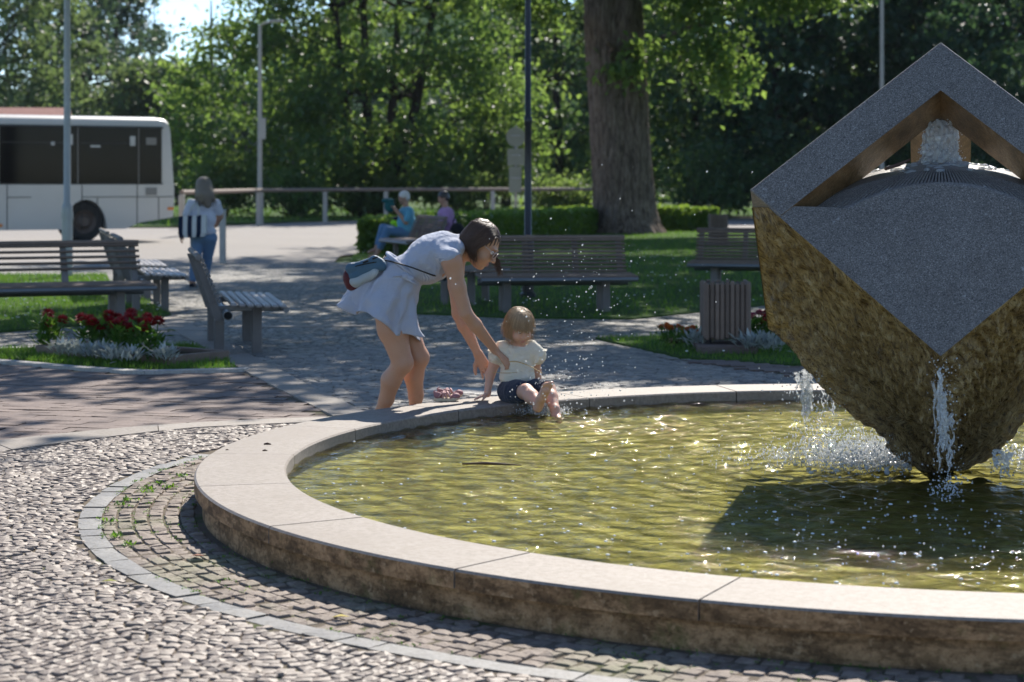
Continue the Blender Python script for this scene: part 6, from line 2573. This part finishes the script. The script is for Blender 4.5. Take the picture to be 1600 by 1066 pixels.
# fair hair with a fringe over the eyes
b = Body()
Mcl = [list(r) for r in Mc]
b.ell(Tc(-.018, 0, .042), (.100 * cs, .085 * cs, .092 * cs), Mcl, .02)
b.ell(Tc(-.045, 0, -.02), (.062 * cs, .082 * cs, .075 * cs), Mcl, .03)
b.ell(Tc(.105, 0, -.035), (.075 * cs, .10 * cs, .078 * cs), Mcl, .015, -1)
b.ell(Tc(.03, 0, -.115), (.09 * cs, .085 * cs, .055 * cs), Mcl, .015, -1)
hair = obj('hair', rel(ch, b.mesh('hair', .004, strands(hcC, Mc, cs, .0045))), 'hair_blond', ch)
b = MB()
rs = random.Random(4)
for i in range(1300):
    az = rs.uniform(-PI, PI)                                          # 0 is the forehead
    ca_, sa_ = math.cos(az), math.sin(az)
    top = Tc(-.022 + .006 * ca_ + rs.uniform(-.02, .02), .004 * sa_ + rs.uniform(-.012, .012), .133)
    md = Tc(-.018 + .080 * ca_, .070 * sa_, .108)
    sd = Tc(-.014 + .106 * ca_, .087 * sa_, .045 + rs.uniform(-.008, .008))
    if abs(az) < .95:
        lowz = rs.uniform(.008, .046)
        en = Tc(.098 * ca_ + .004, .090 * sa_ + rs.uniform(-.006, .006), lowz)
        pts = [top, md, sd, en]
    else:
        L = rs.uniform(.03, .10)
        lo_ = Tc(-.020 + .098 * ca_, .087 * sa_, -.015)
        en = lo_ + Vector((rs.uniform(-.012, .012) + (.012 if sa_ < 0 else -.004), rs.uniform(-.01, .01), -L * cs))
        pts = [top, md, sd, lo_, en]
    jt = Vector((rs.gauss(0, .006), rs.gauss(0, .006), rs.gauss(0, .004)))
    pts = [pts[0]] + [q + jt * (.4 + .6 * k) * (2.2 if rs.random() < .04 else 1) for k, q in enumerate(pts[1:])]
    rr_ = rs.uniform(.0012, .0028)
    b.tube([p - co_ for p in spline(pts, 9)], [rr_ * (1 - .75 * (k / 9) ** 2) for k in range(10)], 5, flat=.5)
b.build('locks', 'hair_blond', hair, smooth=True)

# dry grass stalk in the woman's hand
st_ = thing('straw', 'thin bent straw held out by the woman over the child', 'straw', tuple(P(797, 566, DW - .06)))
so = Vector(st_.location)
MB().tube(spline([P(792, 566, DW - .05) - so, P(806, 565, DW - .08) - so, P(825, 571, DW - .12) - so, P(847, 583, DW - .14) - so], 18), [.0032] * 12 + [.0026] * 7, 6).build('stalk', 'straw', st_, smooth=True)
MB().tube(spline([P(770, 582, DW - .05) - so, P(790, 583, DW - .09) - so, P(808, 582, DW - .1) - so], 8), .0018, 5).build('side_stalk', 'straw', st_, smooth=True)

# small sandal on the coping
def sandal(label, px, py, rz):
    p = at(px, py, RIMZ)
    o = thing('sandal', label, 'sandal', tuple(p), rz)
    n = 28
    def outline(k):
        a = 2 * PI * k / n
        x = .078 * math.cos(a)
        y = .028 * math.sin(a) * (1 + .22 * math.cos(a))
        return x, y
    b = MB()
    for z, s_ in ((.002, .94), (.006, 1.0), (.018, 1.0), (.021, .95)):
        for k in range(n):
            x, y = outline(k)
            b.v.append((x * s_, y * s_, z + .008 * max(0, (x - .05) / .03)))
    for i in range(3):
        for k in range(n):
            b.f.append((i * n + k, i * n + (k + 1) % n, (i + 1) * n + (k + 1) % n, (i + 1) * n + k))
    b.f.append(tuple(range(n))[::-1])
    b.f.append(tuple(3 * n + k for k in range(n)))
    b.build('sole', 'shoe_sole', o, smooth='auto')
    bd_ = Body()
    bd_.ell((.050, 0, .030), (.032, .027, .020), k=.01)
    bd_.ell((.024, 0, .046), (.022, .018, .014), k=.008, sign=-1)
    obj('toe_cap', bd_.mesh('toe_cap', .004), 'shoe_mauve', o)
    bd_ = Body()
    bd_.ell((-.052, 0, .040), (.026, .026, .028), k=.01)
    bd_.ell((-.046, 0, .062), (.022, .018, .024), k=.008, sign=-1)
    obj('heel_cup', bd_.mesh('heel_cup', .004), 'shoe_mauve', o)
    for x, tilt in ((.022, .012), (-.004, .006), (-.026, -.004)):
        b = MB()
        b.tube([(x, -.029, .018), (x - tilt, -.026, .042), (x - tilt * 1.4, 0, .056), (x - tilt, .026, .042), (x, .029, .018)], .0075, 8, flat=.6)
        b.build('strap', 'shoe_pink', o, smooth=True)
    b = MB()
    b.tube([(-.05, -.028, .03), (-.03, -.029, .05), (-.006, -.024, .052)], .006, 7, flat=.6)
    b.tube([(-.05, .028, .03), (-.03, .029, .05), (-.006, .024, .052)], .006, 7, flat=.6)
    b.tube([(-.07, 0, .04), (-.078, 0, .058), (-.066, 0, .066)], .005, 7)
    b.build('heel_strap', 'shoe_pink', o, smooth=True)
    return o


sandal('small pink child sandal on the rim, nearer to us', 698, 627, R(6))
sandal('small pink child sandal on the rim behind the other one', 703, 622, R(12))

# ---------------------------------------------------------------- woman walking away
def simple_head(b, c, M, s):
    return head_prims(b, c, M, s)


DK = 28.4
wk = thing('person', 'woman in white T-shirt and jeans walking away with a tote bag', 'person', tuple(at(322, 447)))
ko = Vector(wk.location)
K = lambda x, y, dd=0.0: P(x, y, DK + dd) - ko
b = Body()
hips = [K(308, 372), K(329, 372)]
kn_ = [K(306, 408, -.04), K(323, 408, .16)]
an_ = [K(300, 440, -.08), K(320, 440, .22)]
for i in (0, 1):
    b.chain([hips[i], kn_[i], an_[i]], [.085, .06, .042], .03)
    b.chain([an_[i], an_[i] + Vector((0, .05, -.05)), an_[i] + Vector((.0, .17, -.06))], [.04, .04, .03], .02)
b.ell(K(318, 364), (.165, .12, .12), k=.04)
b.ell(K(318, 342), (.16, .105, .15), k=.05)
b.ell(K(318, 322), (.18, .105, .12), k=.05)
shk = [K(299, 318), K(338, 318)]
elk = [K(288, 345, -.05), K(344, 338, .10)]
wrk = [K(283, 364, -.08), K(337, 352, .26)]
for i in (0, 1):
    b.chain([shk[i], elk[i], wrk[i]], [.058, .045, .032], .02)
hand(b, wrk[0], (-.1, 0, -1), (1, 0, 0), (0, 1, 0), (.3, .3, .3), 1.0, .03)
hand(b, wrk[1], (-.3, .9, 0), (-1, 0, 0), (0, 0, 1), (.3, .3, .3), 1.0, .03)
Mk = frame((.05, 1, 0), (0, 0, 1))
hk = K(319, 291)
simple_head(b, hk, Mk, 1.0)
b.cone(K(319, 312), .055, hk + Vector((0, 0, -.05)), .05, .02)
obj('body', b.mesh('body', .009), 'skin_plain', wk)
b = Body()
b.ell(K(318, 343), (.178, .125, .16), k=.05)
b.ell(K(318, 322), (.19, .12, .115), k=.05)
b.ell(K(318, 362), (.182, .135, .085), k=.04)
for i in (0, 1):
    b.cone(shk[i], .066, shk[i].lerp(elk[i], .62), .066, .03)
obj('shirt', b.mesh('shirt', .009, lambda V: V + .006 * np.array([[mnoise.noise(Vector(p) * 9)] * 3 for p in V])), 'white_tee', wk)
b = Body()
b.ell(K(318, 371), (.172, .130, .09), k=.04)
for i in (0, 1):
    b.chain([hips[i], kn_[i], an_[i].lerp(kn_[i], .12)], [.098, .072, .058], .04)
obj('jeans', b.mesh('jeans', .009), 'jeans', wk)
b = Body()
b.ell(hk + Vector((0, -.02, .03)), (.095, .11, .105), k=.02)
b.chain([hk + Vector((0, -.06, .0)), hk + Vector((.03, -.10, -.12)), hk + Vector((.07, -.12, -.26))], [.105, .115, .05], .04)
b.chain([hk + Vector((-.03, -.07, -.02)), hk + Vector((-.06, -.09, -.14))], [.07, .03], .03)
b.ell(hk + Vector((0, .12, -.05)), (.07, .06, .09), k=.02, sign=-1)
obj('hair', b.mesh('hair', .008, lambda V: V + .006 * np.array([[mnoise.noise(Vector((p[0] * 60, p[1] * 60, p[2] * 6)))] * 3 for p in V])), 'hair_grey_brown', wk)
for i in (0, 1):
    b = Body()
    b.chain([an_[i] + Vector((0, -.02, -.055)), an_[i] + Vector((0, .19, -.062))], [.040, .036], .01)
    obj('shoe', b.mesh('shoe', .009), 'dark_cloth', wk)
b = MB()
rs = random.Random(8)
for i in range(170):
    az = rs.uniform(-PI * 1.08, .08)
    dv_ = Vector((math.cos(az), math.sin(az), 0))
    L = rs.uniform(.16, .34)
    b.tube(spline([hk + Vector((0, -.02, .135)), hk + dv_ * .07 + Vector((0, -.02, .11)), hk + dv_ * .115 + Vector((0, -.02, .02)), hk + dv_ * rs.uniform(.09, .14) + Vector((.03 + rs.uniform(-.03, .03), -.05, .04 - L))], 8), [.009, .011, .011, .011, .010, .009, .008, .006, .003], 5, flat=.5)
b.build('locks', 'hair_grey_brown', [q for q in wk.children if q.name.startswith('hair')][0], smooth=True)
tb = thing('tote_bag', 'navy and white striped tote bag on the walking woman\'s shoulder', 'bag', tuple(P(301, 352, DK - .22)))
to = Vector(tb.location)
tb.scale = (.82, .82, .9)
for i in range(6):
    x0, x1 = -.235 + i * .078, -.235 + (i + 1) * .078
    b = MB()
    for z, w in ((-.19, .075), (-.12, .09), (.05, .075), (.15, .04)):
        for (x, y) in ((x0, -w), (x1, -w), (x1, w), (x0, w)):
            f_ = .86 if z < -.15 else 1
            b.v.append((x * f_ + .0, y + .02 * (x * 4) ** 2, z + .05 * x))
    for j in range(3):
        for k in range(4):
            b.f.append((j * 4 + k, j * 4 + (k + 1) % 4, (j + 1) * 4 + (k + 1) % 4, (j + 1) * 4 + k))
    b.f += [(3, 2, 1, 0), (12, 13, 14, 15)]
    b.build('panel', 'canvas_navy' if i % 2 == 0 else 'canvas_white', tb)
for dy in (-.05, .06):
    MB().tube(spline([(-.08, dy, .14), (.0, dy, .30), (.05, dy * .4 + .07, .335), (.10, dy, .25), (.10, dy, .14)], 14), .014, 6, flat=.4).build('handle', 'canvas_white', tb, smooth=True)

# ---------------------------------------------------------------- couple on the bench
def seated(label, px, seat_y, D, s, facing, shirt, trousers, hair, legs, arms, hair_long=False):
    p = P(px, seat_y, D)
    o = thing('person', label, 'person', (p.x, p.y, 0))
    f = Vector(facing).normalized()
    l = Vector((-f.y, f.x, 0))
    up = Vector((0, 0, 1))
    def Q(x, y, z):
        return f * x * s + l * y * s + up * z * s
    b = Body()
    b.ell(Q(0, 0, .52), (.13 * s, .15 * s, .10 * s), k=.04)
    b.ell(Q(.03, 0, .70), (.13 * s, .15 * s, .16 * s), k=.05)
    b.ell(Q(.04, 0, .88), (.12 * s, .17 * s, .13 * s), k=.05)
    kn = [Q(.42, .10, .56), Q(.46, -.10, .60)]
    for i, sy in ((0, 1), (1, -1)):
        an = Q(legs[i][0], .08 * sy, legs[i][1])
        b.chain([Q(.02, .09 * sy, .50), kn[i], an], [.09 * s, .065 * s, .042 * s], .03)
        b.chain([an, an + Q(.14, 0, -.05)], [.04 * s, .03 * s], .02)
        e_, w_ = Q(*arms[i][0]), Q(*arms[i][1])
        b.chain([Q(.03, .19 * sy, .93), e_, w_], [.06 * s, .046 * s, .032 * s], .02)
        hand(b, w_, (e_ - w_) * -1, up * -1, f, (.5, .5, .4), s, .03)
    M = frame(f + Vector((0, 0, -.25)), (0, 0, 1))
    hcx = Q(.09, 0, 1.17)
    head_prims(b, hcx, M, s)
    b.cone(Q(.05, 0, .98), .06 * s, hcx + Q(-.03, 0, -.05), .055 * s, .02)
    obj('body', b.mesh('body', .011), 'skin_plain', o)
    b = Body()
    b.ell(Q(.0, 0, .58), (.19 * s, .21 * s, .12 * s), k=.04)
    b.ell(Q(.03, 0, .71), (.185 * s, .20 * s, .17 * s), k=.05)
    b.ell(Q(.04, 0, .88), (.155 * s, .21 * s, .13 * s), k=.05)
    for i, sy in ((0, 1), (1, -1)):
        b.cone(Q(.03, .19 * sy, .93), .082 * s, Q(.03, .19 * sy, .93).lerp(Q(*arms[i][0]), .8), .075 * s, .03)
    obj('shirt', b.mesh('shirt', .011), shirt, o)
    b = Body()
    b.ell(Q(0, 0, .51), (.15 * s, .18 * s, .10 * s), k=.03)
    for i, sy in ((0, 1), (1, -1)):
        an = Q(legs[i][0], .08 * sy, legs[i][1])
        b.chain([Q(.02, .09 * sy, .51), kn[i], kn[i].lerp(an, .7)], [.105 * s, .082 * s, .065 * s], .03)
    obj('trousers', b.mesh('trousers', .011), trousers, o)
    b = Body()
    b.ell(hcx + M @ Vector((-.022 * s, 0, .045 * s)), (.103 * s, .085 * s, .09 * s), [list(r) for r in M], .02)
    b.ell(hcx + M @ Vector((-.06 * s, 0, -.01 * s)), (.06 * s, .076 * s, .065 * s), [list(r) for r in M], .02)
    b.ell(hcx + M @ Vector((.115 * s, 0, -.02 * s)), (.07 * s, .1 * s, .075 * s), [list(r) for r in M], .015, -1)
    obj('hair', b.mesh('hair', .009), hair, o)
    return o, Q


pm, Qm = seated('grey-haired person in blue shirt and jeans on the far bench', 638, 385, 38.0, 1.0, (-1, -.28, 0), 'blue_shirt', 'jeans_pale', 'hair_grey', ((.62, .12), (.60, .20)),
                (((.10, .26, .72), (.30, .14, .98)), ((.12, -.25, .70), (.26, -.10, .64))))
pn, Qn = seated('dark-haired person in pink shirt on the far bench', 700, 385, 37.2, 1.0, (-1, -.22, 0), 'pink_shirt', 'dark_cloth', 'hair_black', ((.50, .08), (.52, .08)),
                (((.10, .26, .72), (.34, .14, .66)), ((.12, -.25, .72), (.34, -.10, .66))))
cb = thing('bag', 'dark green bag held up by the grey-haired person', 'bag', tuple(Vector(pm.location) + Qm(.38, .08, 1.02)))
b = Body()
b.ell((0, 0, 0), (.10, .08, .12), k=.02)
b.ell((-.03, 0, .10), (.12, .08, .05), k=.02)
obj('pouch', b.mesh('pouch', .010), 'teal_bag', cb)
MB().tube([(.03, 0, .08), (.09, 0, .15), (.12, 0, .05)], .012, 6).build('handle', 'strap_black', cb)
hv = thing('jacket', 'yellow-green jacket lying on the lap of the grey-haired person', 'jacket', tuple(Vector(pm.location) + Qm(.20, -.12, .70)))
b = Body()
b.ell((0, 0, 0), (.12, .10, .07), k=.03)
b.ell((.04, -.05, -.08), (.07, .05, .12), k=.03)
obj('folded_cloth', b.mesh('folded_cloth', .010), 'hivis', hv)
b = Body()
b.ell((.02, -.02, .07), (.09, .07, .05), k=.03)
obj('lining', b.mesh('lining', .010), 'dark_cloth', hv)
bk = thing('handbag', 'black handbag standing between the two seated people', 'bag', tuple(Vector(pn.location) + Qn(-.10, .38, .45)))
b = Body()
b.ell((0, 0, .14), (.13, .07, .14), k=.03)
obj('pouch', b.mesh('pouch', .010), 'dark_cloth', bk)
MB().tube(spline([(-.08, 0, .25), (-.03, 0, .42), (.03, 0, .42), (.08, 0, .25)], 10), .012, 6).build('handle', 'strap_black', bk, smooth=True)

# ------------------------------------------------------------------ a little summer haze
t = NT('haze')
t.n.remove(t.b)
pv = t.node('VolumePrincipled', Color=(.82, .90, 1.0), Density=.00012, Anisotropy=.0)
t.t.links.new(pv.outputs[0], t.out.inputs['Volume'])
MATS['haze'] = t.m
tag(MB().box((0, 240, 22.5), (1100, 500, 51)).build('haze', 'haze'), 'thin pale haze softening the far trees', 'haze', kind='stuff')
